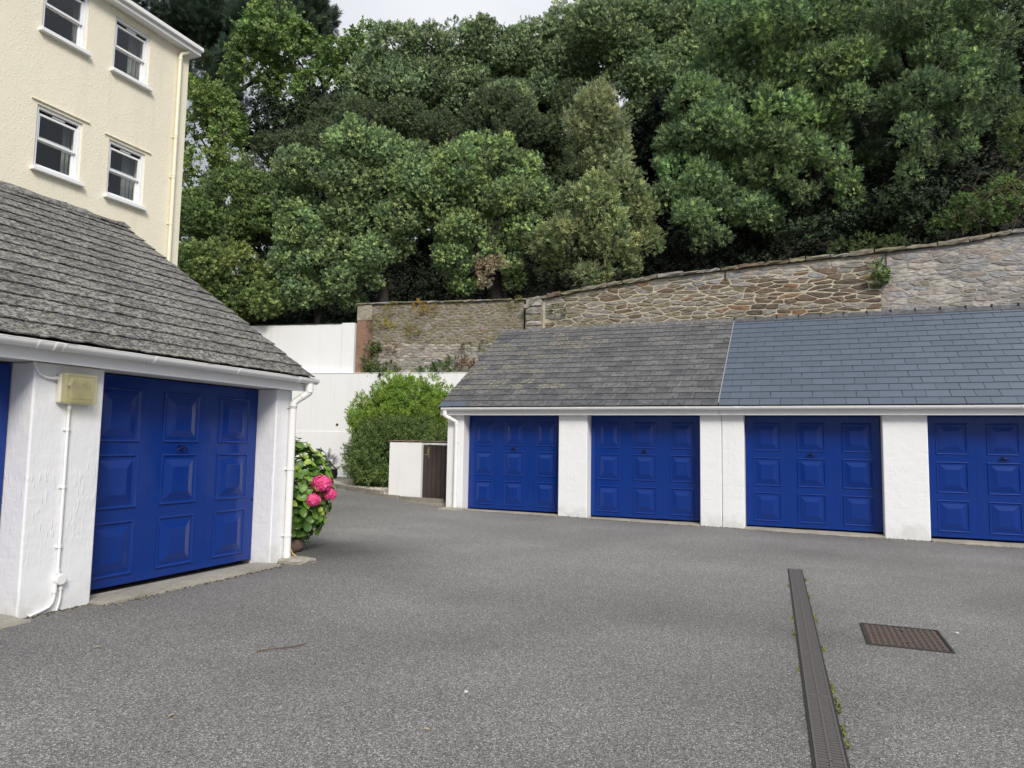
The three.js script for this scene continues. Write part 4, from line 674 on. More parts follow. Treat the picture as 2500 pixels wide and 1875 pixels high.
const SYC = [[-25.3,22.4,-28.1,1.82,1.34],[-26.7,21.2,-28.4,1.49,1.36],[-25.1,22.1,-29.8,1.90,1.39],[-23.3,20.0,-29.5,1.47,1.23],[-25.6,20.1,-29.4,1.50,1.13],[-22.1,21.3,-29.5,1.09,1.09],[-27.0,22.6,-28.1,0.99,0.99],[-21.9,22.7,-31.1,1.06,1.26],[-21.7,20.6,-30.1,0.98,1.10],[-23.6,18.7,-30.3,1.50,1.13],[-24.4,17.4,-28.9,1.46,0.85],[-23.8,17.3,-30.0,1.49,0.87]];
const MAPLE = [[-22.2,14.8,-20.4,0.65,0.74],[-22.0,15.0,-21.1,0.72,0.68],[-23.3,14.0,-21.3,0.77,0.96],[-21.4,13.7,-21.2,0.66,0.75],[-23.0,12.4,-21.3,0.86,1.05],[-21.2,12.5,-21.1,0.74,0.74],[-21.2,11.9,-21.7,0.66,0.76],[-23.4,11.0,-21.6,0.77,0.96],[-22.8,15.5,-20.4,0.41,0.41]];
const LAURA = [[-20.4,9.3,-19.0,1.02,0.85],[-19.7,10.3,-19.8,1.04,0.86],[-19.1,10.7,-20.6,0.79,0.79],[-19.8,9.1,-19.6,0.94,0.77],[-19.2,9.6,-20.4,0.87,0.96],[-17.9,9.5,-20.1,0.59,0.85],[-21.3,8.6,-19.3,0.52,0.69]];
const LAURB = [[-19.6,7.5,-18.4,0.90,0.90],[-19.1,7.7,-19.2,0.83,0.83],[-18.7,7.1,-20.0,0.85,0.76],[-19.7,6.5,-18.8,0.91,0.74],[-19.2,6.2,-19.6,1.01,0.67],[-17.6,6.3,-19.4,0.57,0.65],[-20.5,7.2,-18.7,0.67,1.00]];
const COL = [[-16.2,10.9,-19.6,0.98,0.73],[-16.8,10.0,-20.0,0.86,0.80],[-16.4,10.2,-20.6,0.71,0.81],[-16.4,9.0,-19.9,0.91,0.86],[-17.0,8.0,-20.3,0.84,0.84],[-15.8,7.8,-20.0,0.59,0.73],[-16.7,6.7,-20.3,0.80,0.76],[-16.4,6.7,-21.0,0.51,0.68]];
const DOME = [[-14.4,11.6,-19.7,0.67,0.72],[-13.8,11.5,-20.5,0.98,0.82],[-13.1,11.4,-21.4,0.91,0.80],[-14.5,10.5,-20.1,0.84,0.89],[-13.7,10.5,-20.9,1.07,0.91],[-12.3,10.3,-20.7,0.72,0.80],[-14.9,9.4,-20.3,0.68,0.82],[-14.5,9.4,-21.0,0.91,0.91],[-13.0,9.2,-20.8,0.81,0.73],[-15.0,8.2,-20.6,0.66,0.79],[-13.8,7.9,-20.3,0.64,0.64],[-14.9,7.0,-20.5,0.62,0.68],[-14.9,6.4,-21.1,0.43,0.57],[-13.9,7.1,-20.6,0.36,0.55],[-13.1,8.4,-21.4,0.36,0.59],[-14.2,12.1,-19.8,0.58,0.48]];
const UPB = [[-16.9,19.2,-26.5,1.16,0.95],[-15.8,19.7,-27.6,1.08,0.90],[-14.7,20.2,-28.7,1.10,0.92],[-13.1,19.8,-28.4,0.96,0.85],[-18.6,18.2,-27.0,1.20,1.20],[-16.7,17.5,-26.7,1.37,1.16],[-15.5,17.8,-27.9,1.40,1.18],[-13.9,18.6,-29.2,1.43,1.21],[-12.1,19.2,-28.8,1.07,1.07],[-11.3,20.1,-29.8,1.09,1.09],[-12.4,16.7,-28.6,1.37,1.05],[-14.5,16.6,-28.5,1.40,1.08],[-16.4,16.6,-28.4,1.21,0.99],[-18.9,16.3,-26.3,0.85,0.89],[-11.2,17.9,-30.1,1.30,1.20],[-11.5,15.6,-29.1,1.05,0.84],[-10.0,19.0,-30.1,1.18,1.18],[-10.2,21.1,-30.5,0.99,0.88],[-13.5,20.5,-28.2,0.51,0.47],[-17.0,20.5,-27.4,0.57,0.43]];
const CEN = [[-10.9,10.8,-21.2,0.96,0.73],[-10.1,11.2,-22.1,0.98,0.75],[-9.2,11.0,-23.0,0.76,0.76],[-11.6,9.9,-21.3,0.89,0.74],[-10.7,10.1,-22.2,0.99,0.82],[-9.3,9.7,-22.0,0.88,0.73],[-8.6,9.9,-22.8,0.65,0.75],[-12.2,9.2,-21.9,0.63,0.67],[-10.9,8.8,-21.7,0.81,0.65],[-9.9,9.0,-22.6,0.74,0.66],[-8.8,8.7,-22.3,0.61,0.64],[-11.4,8.0,-21.8,0.68,0.72],[-11.3,7.2,-22.5,0.43,0.60],[-9.4,7.9,-22.4,0.39,0.65],[-9.5,7.3,-22.9,0.26,0.46],[-10.1,8.1,-21.8,0.26,0.58],[-10.2,11.8,-22.0,0.90,0.49]];
const PALE = [[-6.4,12.7,-22.5,0.63,0.72],[-6.4,12.2,-23.1,0.83,0.74],[-6.9,11.7,-23.4,0.79,0.72],[-6.0,11.3,-23.1,0.67,0.67],[-6.5,13.7,-23.2,0.32,0.42],[-7.0,12.3,-22.3,0.41,0.47]];
const YEL = [[-6.2,9.4,-21.8,0.75,0.63],[-5.4,9.9,-22.6,0.68,0.65],[-7.1,9.5,-22.5,0.60,0.63],[-6.1,8.6,-22.2,0.79,0.61],[-5.2,9.1,-23.0,0.65,0.62],[-7.1,8.2,-21.5,0.69,0.60],[-7.9,8.0,-21.8,0.52,0.55],[-7.0,7.8,-22.7,0.75,0.57],[-5.8,7.8,-22.4,0.79,0.61],[-4.9,8.1,-23.2,0.53,0.56],[-6.3,6.9,-22.0,0.54,0.39],[-5.5,7.4,-22.8,0.52,0.40],[-7.7,7.4,-22.4,0.53,0.47]];
const UPR = [[-8.2,19.8,-29.0,1.12,1.12],[-7.0,20.6,-30.1,1.15,1.15],[-8.6,19.1,-30.3,1.17,1.11],[-7.0,18.8,-29.9,1.14,1.14],[-5.7,20.0,-31.0,1.16,1.16],[-6.2,17.4,-30.0,1.12,1.02],[-7.5,17.5,-30.2,0.96,0.96],[-5.6,21.4,-31.3,1.17,1.06],[-4.9,18.2,-30.8,1.14,1.14],[-5.6,16.6,-31.4,1.05,0.95],[-6.4,15.8,-30.1,0.90,0.82],[-4.3,20.2,-31.2,1.15,1.15],[-6.7,22.5,-30.7,1.17,0.85],[-8.7,20.8,-29.0,0.74,0.62],[-4.9,22.5,-31.1,1.16,0.84]];
const RA = [[-2.5,16.6,-25.2,0.91,0.83],[-1.7,15.9,-26.2,0.93,0.85],[-2.7,15.3,-26.4,0.95,0.86],[-3.5,13.9,-25.4,0.92,0.84],[-3.9,12.8,-25.9,0.86,0.77],[-2.9,12.8,-25.4,0.91,0.83],[-2.0,14.0,-26.3,0.93,0.85],[-4.3,11.7,-26.1,0.76,0.69],[-3.3,11.0,-25.7,0.81,0.67],[-4.6,10.5,-25.8,0.65,0.60],[-3.7,9.6,-25.4,0.73,0.60],[-2.7,10.3,-26.3,0.75,0.68],[-2.1,11.7,-27.0,0.76,0.76],[-1.7,10.0,-26.5,0.74,0.64],[-1.1,9.7,-27.3,0.48,0.58],[-3.1,8.9,-25.7,0.63,0.50],[-2.2,12.7,-26.3,0.88,0.76],[-2.6,18.6,-26.2,1.04,0.78],[-1.3,17.3,-26.0,0.92,0.84]];
const RB = [[-0.5,16.2,-25.0,0.88,0.80],[0.5,16.2,-26.0,0.90,0.82],[-0.4,15.1,-26.3,0.91,0.83],[0.8,14.6,-26.0,0.89,0.74],[1.9,16.5,-26.8,0.91,0.82],[1.8,14.8,-26.1,0.73,0.67],[-0.6,13.4,-25.8,0.82,0.72],[0.5,13.3,-26.8,0.76,0.73],[1.6,13.5,-26.4,0.68,0.55],[0.2,11.9,-26.5,0.69,0.63],[1.0,11.7,-26.1,0.58,0.54],[-0.2,10.9,-26.2,0.46,0.46],[1.4,11.1,-27.4,0.47,0.60],[-0.6,12.0,-25.7,0.65,0.61],[-1.2,11.2,-26.0,0.59,0.56],[0.5,17.3,-25.4,0.96,0.72],[1.9,17.7,-26.5,0.98,0.73],[1.1,12.7,-27.1,0.50,0.50],[0.2,10.3,-26.2,0.32,0.29],[1.6,10.4,-27.3,0.30,0.33]];
const RC = [[3.0,16.1,-26.0,0.86,0.78],[4.1,16.1,-26.9,0.88,0.80],[3.4,15.3,-27.3,0.81,0.73],[4.4,14.9,-27.0,0.79,0.79],[5.3,16.1,-27.7,0.74,0.81],[3.8,13.5,-26.5,0.78,0.63],[4.9,13.6,-27.5,0.77,0.70],[3.0,13.5,-27.3,0.65,0.59],[5.5,14.3,-27.4,0.63,0.70],[4.6,12.8,-27.8,0.68,0.55],[3.5,12.1,-26.5,0.53,0.50],[3.8,11.5,-27.3,0.45,0.45],[5.5,12.9,-28.4,0.46,0.52],[6.1,15.4,-27.6,0.60,0.95],[3.4,17.5,-26.8,0.97,0.73],[4.9,16.9,-26.7,0.94,0.70],[6.6,16.8,-27.9,0.80,0.80],[5.3,12.0,-28.4,0.36,0.36],[3.4,10.8,-26.9,0.25,0.35]];
const BACKR = [[-4.5,15.3,-29.8,1.39,1.19],[-3.1,16.9,-31.0,1.42,1.21],[-5.9,14.4,-30.7,1.24,1.24],[-1.7,14.1,-31.5,1.40,1.20],[-4.3,13.7,-31.1,1.84,1.53],[-2.0,14.6,-31.0,1.78,1.59],[-0.2,15.3,-32.3,1.92,1.72],[2.3,15.0,-34.1,1.96,1.75],[5.0,14.3,-34.2,1.80,1.60],[8.0,16.2,-36.0,1.84,1.94],[7.7,13.4,-35.1,1.39,0.99],[9.4,18.7,-36.0,1.82,1.82],[3.3,17.9,-34.2,1.65,1.65],[-4.7,11.1,-30.5,1.40,0.90],[-2.7,11.5,-32.0,1.43,1.02],[2.2,12.3,-32.9,1.39,0.79],[5.0,12.6,-34.7,1.42,0.81]];
const BACKL = [[-23.2,15.9,-25.3,1.30,1.13],[-21.4,16.6,-26.7,1.33,1.15],[-19.6,17.3,-28.1,1.36,1.18],[-17.7,16.3,-27.9,1.32,1.14],[-15.8,17.0,-29.3,1.34,1.16],[-13.9,16.8,-29.0,1.30,1.13],[-12.0,16.6,-30.6,1.33,1.15],[-10.0,17.3,-32.1,1.36,1.18],[-8.3,16.3,-31.7,1.32,1.14],[-6.3,17.0,-33.3,1.34,1.16],[-22.0,14.9,-25.9,1.30,1.13],[-20.2,14.7,-27.3,1.33,1.15],[-19.2,15.1,-28.5,1.36,1.18],[-16.4,15.1,-28.5,1.32,1.14],[-15.4,14.9,-29.7,1.34,1.16],[-12.7,14.9,-29.7,1.30,1.13],[-10.8,14.7,-31.2,1.33,1.15],[-9.6,15.3,-32.4,1.36,1.18],[-7.1,15.3,-32.3,1.32,1.14],[-5.9,14.9,-33.6,1.34,1.16],[-22.6,12.4,-25.8,1.30,1.13],[-21.7,13.0,-26.9,1.33,1.15],[-19.8,13.7,-28.3,1.36,1.18],[-17.9,12.8,-28.1,1.32,1.14],[-16.0,13.5,-29.6,1.34,1.16],[-13.4,13.3,-29.6,1.30,1.13],[-12.2,13.0,-30.8,1.33,1.15],[-10.2,13.7,-32.3,1.36,1.18],[-8.6,12.8,-32.0,1.32,1.14],[-6.5,13.4,-33.5,1.34,1.16],[-22.2,11.4,-26.1,1.30,1.13],[-20.4,11.1,-27.6,1.33,1.15],[-19.4,11.5,-28.7,1.36,1.18],[-16.7,11.6,-28.7,1.32,1.14],[-14.8,11.3,-30.3,1.34,1.16],[-13.0,11.4,-29.9,1.30,1.13],[-11.0,11.1,-31.5,1.33,1.15],[-9.8,11.7,-32.7,1.36,1.18],[-7.3,11.8,-32.6,1.32,1.14],[-5.3,11.3,-34.2,1.34,1.16],[-22.8,9.0,-26.0,1.30,1.13],[-21.9,9.5,-27.1,1.33,1.15],[-20.1,10.1,-28.6,1.36,1.18],[-17.3,9.3,-28.7,1.32,1.14],[-16.2,9.9,-29.8,1.34,1.16],[-13.6,9.8,-29.8,1.30,1.13],[-12.5,9.5,-31.0,1.33,1.15],[-10.5,10.1,-32.5,1.36,1.18],[-8.0,9.3,-32.5,1.32,1.14],[-6.7,9.9,-33.7,1.34,1.16],[-22.0,8.1,-26.5,1.30,0.65],[-20.6,8.3,-27.8,1.33,0.67],[-25.8,10.6,-26.1,1.36,1.36]];
const RD = [[-1.3,14.2,-27.6,0.88,0.97],[-1.5,12.8,-28.2,0.82,0.82],[2.6,14.2,-30.4,0.73,1.01],[2.8,15.8,-29.4,0.75,0.98],[-2.8,12.2,-28.0,0.72,0.65],[0.8,11.0,-28.7,0.63,0.46],[2.5,12.7,-29.9,0.68,0.65],[3.7,12.7,-31.0,0.66,0.51],[4.9,12.6,-30.6,0.67,0.57],[6.6,12.9,-31.9,0.65,0.65],[6.9,14.1,-30.9,0.74,0.97],[6.8,15.8,-31.4,0.75,0.99],[-0.7,11.0,-29.3,0.55,0.48],[-1.2,16.4,-27.7,0.80,0.98],[0.0,15.3,-28.9,0.91,0.72],[3.0,17.4,-29.1,0.79,0.88],[6.0,16.5,-31.0,0.81,0.90]];
const BACKT = [[-3.3,21.5,-33.0,2.17,1.74],[-0.5,22.4,-34.8,2.22,1.77],[2.6,22.9,-36.8,2.26,1.81],[5.6,22.3,-37.0,2.20,1.76],[8.6,22.8,-38.9,2.02,1.79],[-2.1,18.9,-33.7,2.17,1.74],[1.1,19.5,-35.7,2.22,1.77],[4.3,20.2,-37.7,2.26,1.81],[7.2,19.5,-37.9,2.20,1.76],[-5.1,21.6,-33.4,1.57,1.57],[-4.6,18.0,-32.8,1.74,1.74]];
const BACKU = [[-21.1,19.8,-31.1,1.50,1.12],[-19.4,21.4,-32.5,1.65,1.40],[-18.2,20.3,-34.0,2.08,1.56],[-15.0,21.3,-33.9,1.89,1.38],[-14.4,19.8,-35.1,2.06,1.54],[-16.5,21.8,-32.8,1.37,1.00],[-12.4,21.4,-35.4,2.03,1.78],[-10.9,23.7,-36.6,1.56,1.43],[-9.2,23.8,-36.1,1.76,1.51],[-7.2,24.6,-37.7,2.06,2.06],[-19.5,18.9,-31.8,1.99,1.25],[-23.2,18.0,-31.2,1.27,1.27],[-11.4,20.6,-36.7,1.82,1.56]];
const MID = [[-17.3,13.1,-22.1,1.00,0.77],[-16.1,14.2,-23.1,1.08,0.78],[-14.9,14.3,-24.2,1.14,0.76],[-13.1,13.6,-24.1,1.10,0.74],[-11.8,14.3,-25.2,1.13,0.75],[-10.1,13.5,-25.1,1.09,0.80],[-9.1,13.8,-26.1,1.08,0.93],[-9.0,12.3,-26.8,0.95,0.95],[-8.3,14.8,-26.0,0.92,0.92],[-17.4,14.6,-22.9,0.86,0.75],[-19.0,12.8,-21.4,0.82,0.62],[-20.0,12.0,-21.7,0.85,0.74],[-11.4,15.0,-25.6,1.14,0.76]];
const TIP = [[5.6,10.3,-22.8,0.33,0.41],[5.6,9.9,-23.2,0.26,0.31],[6.1,11.2,-23.8,0.47,0.47]];
const BRAM = [[4.6,8.8,-25.0,0.57,0.37],[5.5,9.3,-25.8,0.58,0.47],[6.3,9.3,-26.6,0.59,0.53],[5.2,8.7,-25.5,0.66,0.23],[6.0,9.8,-26.2,0.32,0.32],[4.1,8.4,-24.8,0.37,0.17]];
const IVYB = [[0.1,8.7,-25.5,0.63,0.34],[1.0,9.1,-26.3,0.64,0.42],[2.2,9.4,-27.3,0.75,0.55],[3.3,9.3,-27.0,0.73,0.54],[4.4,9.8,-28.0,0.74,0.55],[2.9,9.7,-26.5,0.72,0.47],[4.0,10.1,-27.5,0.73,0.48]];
const OAK = { color: [0.128, 0.212, 0.094], tip: [0.56, 0.71, 0.32], young: 0.40, vary: 0.22 };
tree('pine_tree', 'tall dark blue-green pine behind the yellow house eaves', SP.pine, LM.matt, PINE, { seed: 1, fine: 0.8, color: [0.08, 0.135, 0.085], tip: [0.15, 0.23, 0.13], dens: 60, size: 1.5, trunk: 0.5, bark: M.barkPine, dx: -1.5, dz: -0.5, fork: 0.45, maxSub: 0.9, subs: 8, up: 0.5 });
tree('sycamore_tree', 'thin-crowned light green broadleaf tree with sky showing through, right of the pine', [SP.broad, SP.broadB], LM.soft, SYC, { seed: 2, fine: 0.75, color: [0.125, 0.22, 0.045], tip: [0.26, 0.37, 0.08], dens: 34, size: 1.25, trunk: 0.25, subs: 8, fork: 0.5, stems: 3, twigs: 4 });
tree('maple_tree', 'bright yellow-green broadleaf tree against the house corner', [SP.broad, SP.broadB], LM.soft, MAPLE, { seed: 3, fine: 0.75, color: [0.16, 0.27, 0.045], tip: [0.30, 0.40, 0.09], dens: 60, size: 1.0, trunk: 0.16, subs: 11, dz: -0.5, fork: 0.4 });
tree('laurel_tree', 'mid-green laurel below the bright broadleaf tree, beside the house', SP.laurel, LM.oak, LAURA, { seed: 4, color: [0.115, 0.20, 0.06], tip: [0.38, 0.50, 0.17], young: 0.35, dens: 130, trunk: 0.14 });
tree('laurel_tree', 'yellow-tipped low laurel just above the left garage roof', SP.laurel, LM.oak, LAURB, { seed: 5, color: [0.115, 0.195, 0.055], tip: [0.46, 0.56, 0.19], young: 0.45, dens: 130, trunk: 0.12, fork: 0.15 });
tree('evergreen_oak', 'narrow column-shaped dark evergreen oak above the white wall', [SP.oak, SP.oakB], LM.oak, COL, { seed: 6, ...OAK, dens: 150, trunk: 0.18 });
tree('evergreen_oak', 'drooping rounded evergreen oak right of the column-shaped one, over the wall end', [SP.oak, SP.oakB], LM.oak, DOME, { seed: 7, ...OAK, dens: 150, young: 0.45 });
tree('evergreen_oak', 'broad billowing evergreen oak whose top meets the sky, high on the bank', [SP.oak, SP.oakB], LM.oak, UPB, { seed: 8, color: [0.135, 0.212, 0.102], tip: [0.54, 0.66, 0.34], vary: 0.22, young: 0.4, dens: 95, size: 1.25, maxSub: 0.9, trunk: 0.4 });
tree('evergreen_oak', 'evergreen oak with hanging fronds and a dead brown spray, above the wall buttress', [SP.oak, SP.oakB], LM.oak, CEN, { seed: 9, ...OAK, tip: [0.58, 0.73, 0.29], dens: 150, young: 0.45 });
tree('olive_leaved_tree', 'small upright pale olive tree among the dark oaks', [SP.oakLong, SP.longB], LM.oak, PALE, { seed: 10, color: [0.22, 0.27, 0.13], tip: [0.55, 0.60, 0.32], dens: 130, trunk: 0.12, young: 0.45 });
tree('evergreen_oak', 'yellowing olive-tinged oak low over the rising stone wall', [SP.oakLong, SP.longB], LM.oak, YEL, { seed: 11, color: [0.145, 0.215, 0.09], tip: [0.52, 0.56, 0.26], dens: 130, young: 0.42, vary: 0.45 });
tree('evergreen_oak', 'tall olive-green oak above the pale olive tree, at the top edge', [SP.oak, SP.oakB], LM.oak, UPR, { seed: 12, color: [0.145, 0.228, 0.105], tip: [0.52, 0.64, 0.30], vary: 0.25, young: 0.35, dens: 95, size: 1.25, maxSub: 0.9, trunk: 0.4 });
tree('broadleaf_tree', 'dark green long-leaved tree over the brown stretch of stone wall', [SP.oakLong, SP.longB], LM.oak, RA, { seed: 13, color: [0.125, 0.215, 0.10], tip: [0.52, 0.70, 0.30], dens: 120, young: 0.35, vary: 0.5, dz: -3 });
tree('broadleaf_tree', 'long-leaved tree with bright hanging sprays over deep shade', [SP.oakLong, SP.longB], LM.oak, RB, { seed: 14, color: [0.12, 0.205, 0.09], tip: [0.54, 0.72, 0.28], dens: 105, young: 0.38, vary: 0.5, dz: -3.5 });
tree('broadleaf_tree', 'feathery long-leaved tree at the top right, over the dark hollow', [SP.oakLong, SP.longB], LM.oak, RC, { seed: 15, color: [0.112, 0.19, 0.088], tip: [0.47, 0.63, 0.27], young: 0.32, dens: 105, vary: 0.5, dz: -3.5 });
tree('evergreen_oak', 'oak crowns coloured as if in shadow, at the back of the hollow on the right', SP.oak, LM.matt, BACKR, { seed: 16, fine: 1, color: [0.022, 0.036, 0.018], tip: [0.05, 0.07, 0.03], dens: 75, size: 1.7, maxSub: 1.1, subs: 7, trunk: 0.35, stems: 3, young: 0.1 });  // shade of the hollow put into the leaf colour
tree('evergreen_oak', 'oak crowns coloured dark for shade, behind the front rank of oaks, above the buttress', SP.oak, LM.matt, BACKL, { seed: 17, fine: 1, color: [0.026, 0.042, 0.02], tip: [0.06, 0.08, 0.03], dens: 60, size: 1.7, maxSub: 1.1, subs: 7, trunk: 0.2, dz: -1.5, stems: 4, young: 0.1 });  // near-black leaves paint the shade between the front crowns
tree('evergreen_oak', 'middle rank of oaks between the skyline crown and the trees over the wall', [SP.oak, SP.oakB], LM.oak, MID, { seed: 22, color: [0.075, 0.115, 0.05], tip: [0.22, 0.28, 0.11], young: 0.3, dens: 120, trunk: 0.16, dz: -2.5 });  // leaf colour darkened to draw the shaded valley behind the front row
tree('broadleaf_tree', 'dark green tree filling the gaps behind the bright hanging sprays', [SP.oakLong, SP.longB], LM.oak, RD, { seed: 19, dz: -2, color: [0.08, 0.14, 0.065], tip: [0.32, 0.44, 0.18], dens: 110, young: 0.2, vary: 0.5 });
tree('evergreen_oak', 'oak crowns darkened for shade, along the top edge behind the right-hand trees', SP.oak, LM.matt, BACKT, { seed: 20, fine: 1, color: [0.03, 0.05, 0.024], tip: [0.07, 0.10, 0.04], dens: 75, size: 1.7, maxSub: 1.1, subs: 8, trunk: 0.35, stems: 3, young: 0.15 });  // backing crowns with shade painted into their leaves
tree('evergreen_oak', 'oaks in a shaded leaf colour behind the billowing crown at the skyline', SP.oak, LM.matt, BACKU, { seed: 21, fine: 1, color: [0.05, 0.078, 0.036], tip: [0.12, 0.16, 0.07], dens: 75, size: 1.6, maxSub: 1.1, subs: 8, trunk: 0.35, stems: 3, young: 0.2 });  // darker copy of the oak colour, painted as shade
tree('broadleaf_tree', 'light green sprays reaching in from the right edge of the photo', SP.laurel, LM.oak, TIP, { seed: 18, color: [0.11, 0.17, 0.05], tip: [0.32, 0.40, 0.13], dens: 60, trunk: 0.12, dx: 1.8, dz: -1.5, subs: 10 });
{
  const b = thing('bramble_bush', 'tangled bramble with bare stems on top of the wall at the right edge', 'bush');
  const R = rng(61), st = []; for (let i = 0; i < 26; i++) { const [x, y, z, r] = BRAM[i % BRAM.length], a = R() * 6.28, l = 0.5 + 0.7 * R(); st.push(tapered([[x, y - 0.7, z - 0.2], [x + Math.cos(a) * l * 0.4, y + 0.1, z + 0.3], [x + Math.cos(a) * l, y + 0.5 * R(), z + 0.5 + 0.2 * R()], [x + Math.cos(a) * l * 1.35, y - 0.1, z + 0.5]], 0.012, 0.004, 5, i)); }
  mesh('stem', st, std([0.24, 0.18, 0.12], 0.9), b);
  foliage('foliage', b, SP.ivy, LM.soft, BRAM, { seed: 62, color: [0.085, 0.17, 0.028], tip: [0.20, 0.30, 0.05], dens: 110, subs: 20, maxSub: 0.4 });
  const u = foliage('undergrowth', scene, SP.ivy, LM.matt, IVYB, { seed: 63, color: [0.022, 0.040, 0.016], tip: [0.05, 0.085, 0.025], dens: 70, subs: 16, size: 1.3, flat: 0.7 });  // very dark leaves carry the shade of the hollow in their colour
  { // more of the same over the wood floor, shade again in the colour
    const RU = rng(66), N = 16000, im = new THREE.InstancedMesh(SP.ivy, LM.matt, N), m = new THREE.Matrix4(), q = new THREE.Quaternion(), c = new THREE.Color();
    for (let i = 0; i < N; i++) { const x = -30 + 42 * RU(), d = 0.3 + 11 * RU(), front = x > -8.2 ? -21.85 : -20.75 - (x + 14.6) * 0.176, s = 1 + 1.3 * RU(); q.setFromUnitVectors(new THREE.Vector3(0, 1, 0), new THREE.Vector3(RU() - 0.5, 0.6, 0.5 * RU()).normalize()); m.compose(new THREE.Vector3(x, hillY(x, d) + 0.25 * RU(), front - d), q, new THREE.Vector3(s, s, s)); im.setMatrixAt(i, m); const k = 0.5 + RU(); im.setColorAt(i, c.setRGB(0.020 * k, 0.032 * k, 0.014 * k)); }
    im.name = 'ground_ivy'; scene.add(im); tag(im, 'ivy coloured dark as shade, carpeting the floor of the wood behind the walls', 'ivy', null, 'stuff');
  }
  tag(u, 'ivy and scrub with shade put into the leaf colour, on the bank above the stone wall', 'undergrowth', null, 'stuff');
  const dead = thing('dead_branch', 'hanging spray of dead pale-brown leaves and bare twigs under the oaks', 'branch'); const dl = [];
  for (let i = 0; i < 9; i++) { const x = -9.9 + (R() - 0.5) * 1.0; dl.push(tapered([[x + (R() - 0.5) * 0.3, 9.1, -21.7], [x, 8.3, -21.5 + (R() - 0.5) * 0.3], [x + (R() - 0.5) * 0.3, 7.5, -21.45], [x + (R() - 0.5) * 0.3, 6.9 + 0.5 * R(), -21.4]], 0.016, 0.004, 5, i + 5)); }
  mesh('twigs', dl, M.bark, dead); foliage('dead_leaves', dead, SP.laurel, LM.matt, [[-9.98, 7.35, -21.45, 0.12, 0.34], [-9.88, 6.95, -21.4, 0.09, 0.24], [-9.45, 7.4, -21.4, 0.10, 0.14]], { seed: 64, color: [0.32, 0.26, 0.17], tip: [0.48, 0.41, 0.29], dens: 40, subs: 1, size: 0.6, up: -0.5, maxSub: 0.2 });
}
function wallPlant(name, label, cat, x, y, z, r, o, frame = LW) { // tufts that grow out of a wall
  const t = thing(name, label, cat, frame ? frame.pos : [0, 0, 0], frame ? frame.ry : 0, o.group); const lobes = Array.isArray(x) ? x : [[x, y, z, r, r * (o.tall ?? 1)]];
  foliage('foliage', t, o.geo ?? SP.tuft, LM.matt, lobes, { dens: 240, subs: 10, maxSub: 0.16, size: 0.8, ...o }); return t;
}
const YF = { color: [0.20, 0.19, 0.04], tip: [0.50, 0.40, 0.04], young: 0.6 }, GR = { color: [0.07, 0.11, 0.03], tip: [0.16, 0.19, 0.05] };
wallPlant('wall_plant', 'yellow-flowering tuft high on the left stone wall, nearest its pilaster', 'wall plant', 1.75, 5.92, -0.38, 0.16, { seed: 71, ...YF, tall: 1.2 });
wallPlant('wall_plant', 'yellow tuft hanging just beneath the first yellow-flowering tuft', 'wall plant', 1.72, 5.55, -0.38, 0.13, { seed: 72, ...YF });
wallPlant('wall_plant', 'wide orange-yellow flowering cushion under the coping of the left stone wall', 'wall plant', [[2.75, 5.97, -0.38, 0.22, 0.13], [3.1, 5.9, -0.38, 0.18, 0.14]], 0, 0, 0, { seed: 73, color: [0.26, 0.18, 0.04], tip: [0.52, 0.36, 0.05], young: 0.6 });
wallPlant('wall_plant', 'green tuft left of the yellow ones, beside the pilaster of the stone wall', 'wall plant', 1.15, 5.45, -0.39, 0.19, { seed: 74, color: [0.13, 0.14, 0.04], tip: [0.25, 0.24, 0.06] });
wallPlant('wall_plant', 'small olive tuft in the middle of the left stone wall, lowest of the yellow-green ones', 'wall plant', 2.5, 5.18, -0.39, 0.13, { seed: 75, color: [0.18, 0.18, 0.04], tip: [0.36, 0.32, 0.05] });
wallPlant('wall_plant', 'round dark green tuft on the left stone wall nearest the old slate roof', 'wall plant', 5.05, 4.52, -0.39, 0.17, { seed: 76, ...GR, color: [0.045, 0.075, 0.025] });
wallPlant('wall_plant', 'brown-green tuft left of the round dark tuft on the stone wall', 'wall plant', 4.45, 4.50, -0.40, 0.12, { seed: 77, color: [0.11, 0.10, 0.04], tip: [0.2, 0.16, 0.06], tall: 1.5 });
wallPlant('wall_plant', 'reddish withered tuft on the lower left of the stone wall', 'wall plant', 1.78, 4.66, -0.40, 0.10, { seed: 78, color: [0.20, 0.12, 0.06], tip: [0.3, 0.2, 0.1], tall: 1.7 });
wallPlant('wall_plant', 'moss-green clump where the left stone wall meets the buttress', 'wall plant', 6.1, 5.98, -0.36, 0.17, { seed: 79, color: [0.16, 0.16, 0.04], tip: [0.30, 0.28, 0.06] });
wallPlant('ivy', 'ivy climbing at the foot of the pilaster, left end of the stone wall', 'ivy', [[1.12, 3.78, -0.36, 0.28, 0.24], [1.0, 4.15, -0.38, 0.13, 0.36], [1.5, 3.72, -0.36, 0.24, 0.12], [1.05, 4.6, -0.39, 0.14, 0.18], [1.75, 3.88, -0.38, 0.2, 0.22]], 0, 0, 0, { seed: 80, geo: SP.ivy, ...GR, size: 0.7, dens: 200 });
wallPlant('ivy', 'long mound of green ivy turning red-brown along the ledge under the stone wall', 'ivy', [[3.1, 3.78, -0.36, 0.30, 0.10], [3.6, 3.86, -0.36, 0.34, 0.20], [4.0, 3.95, -0.36, 0.30, 0.26]], 0, 0, 0, { seed: 81, geo: SP.ivy, color: [0.06, 0.12, 0.03], tip: [0.16, 0.20, 0.05], size: 0.7, dens: 200 });
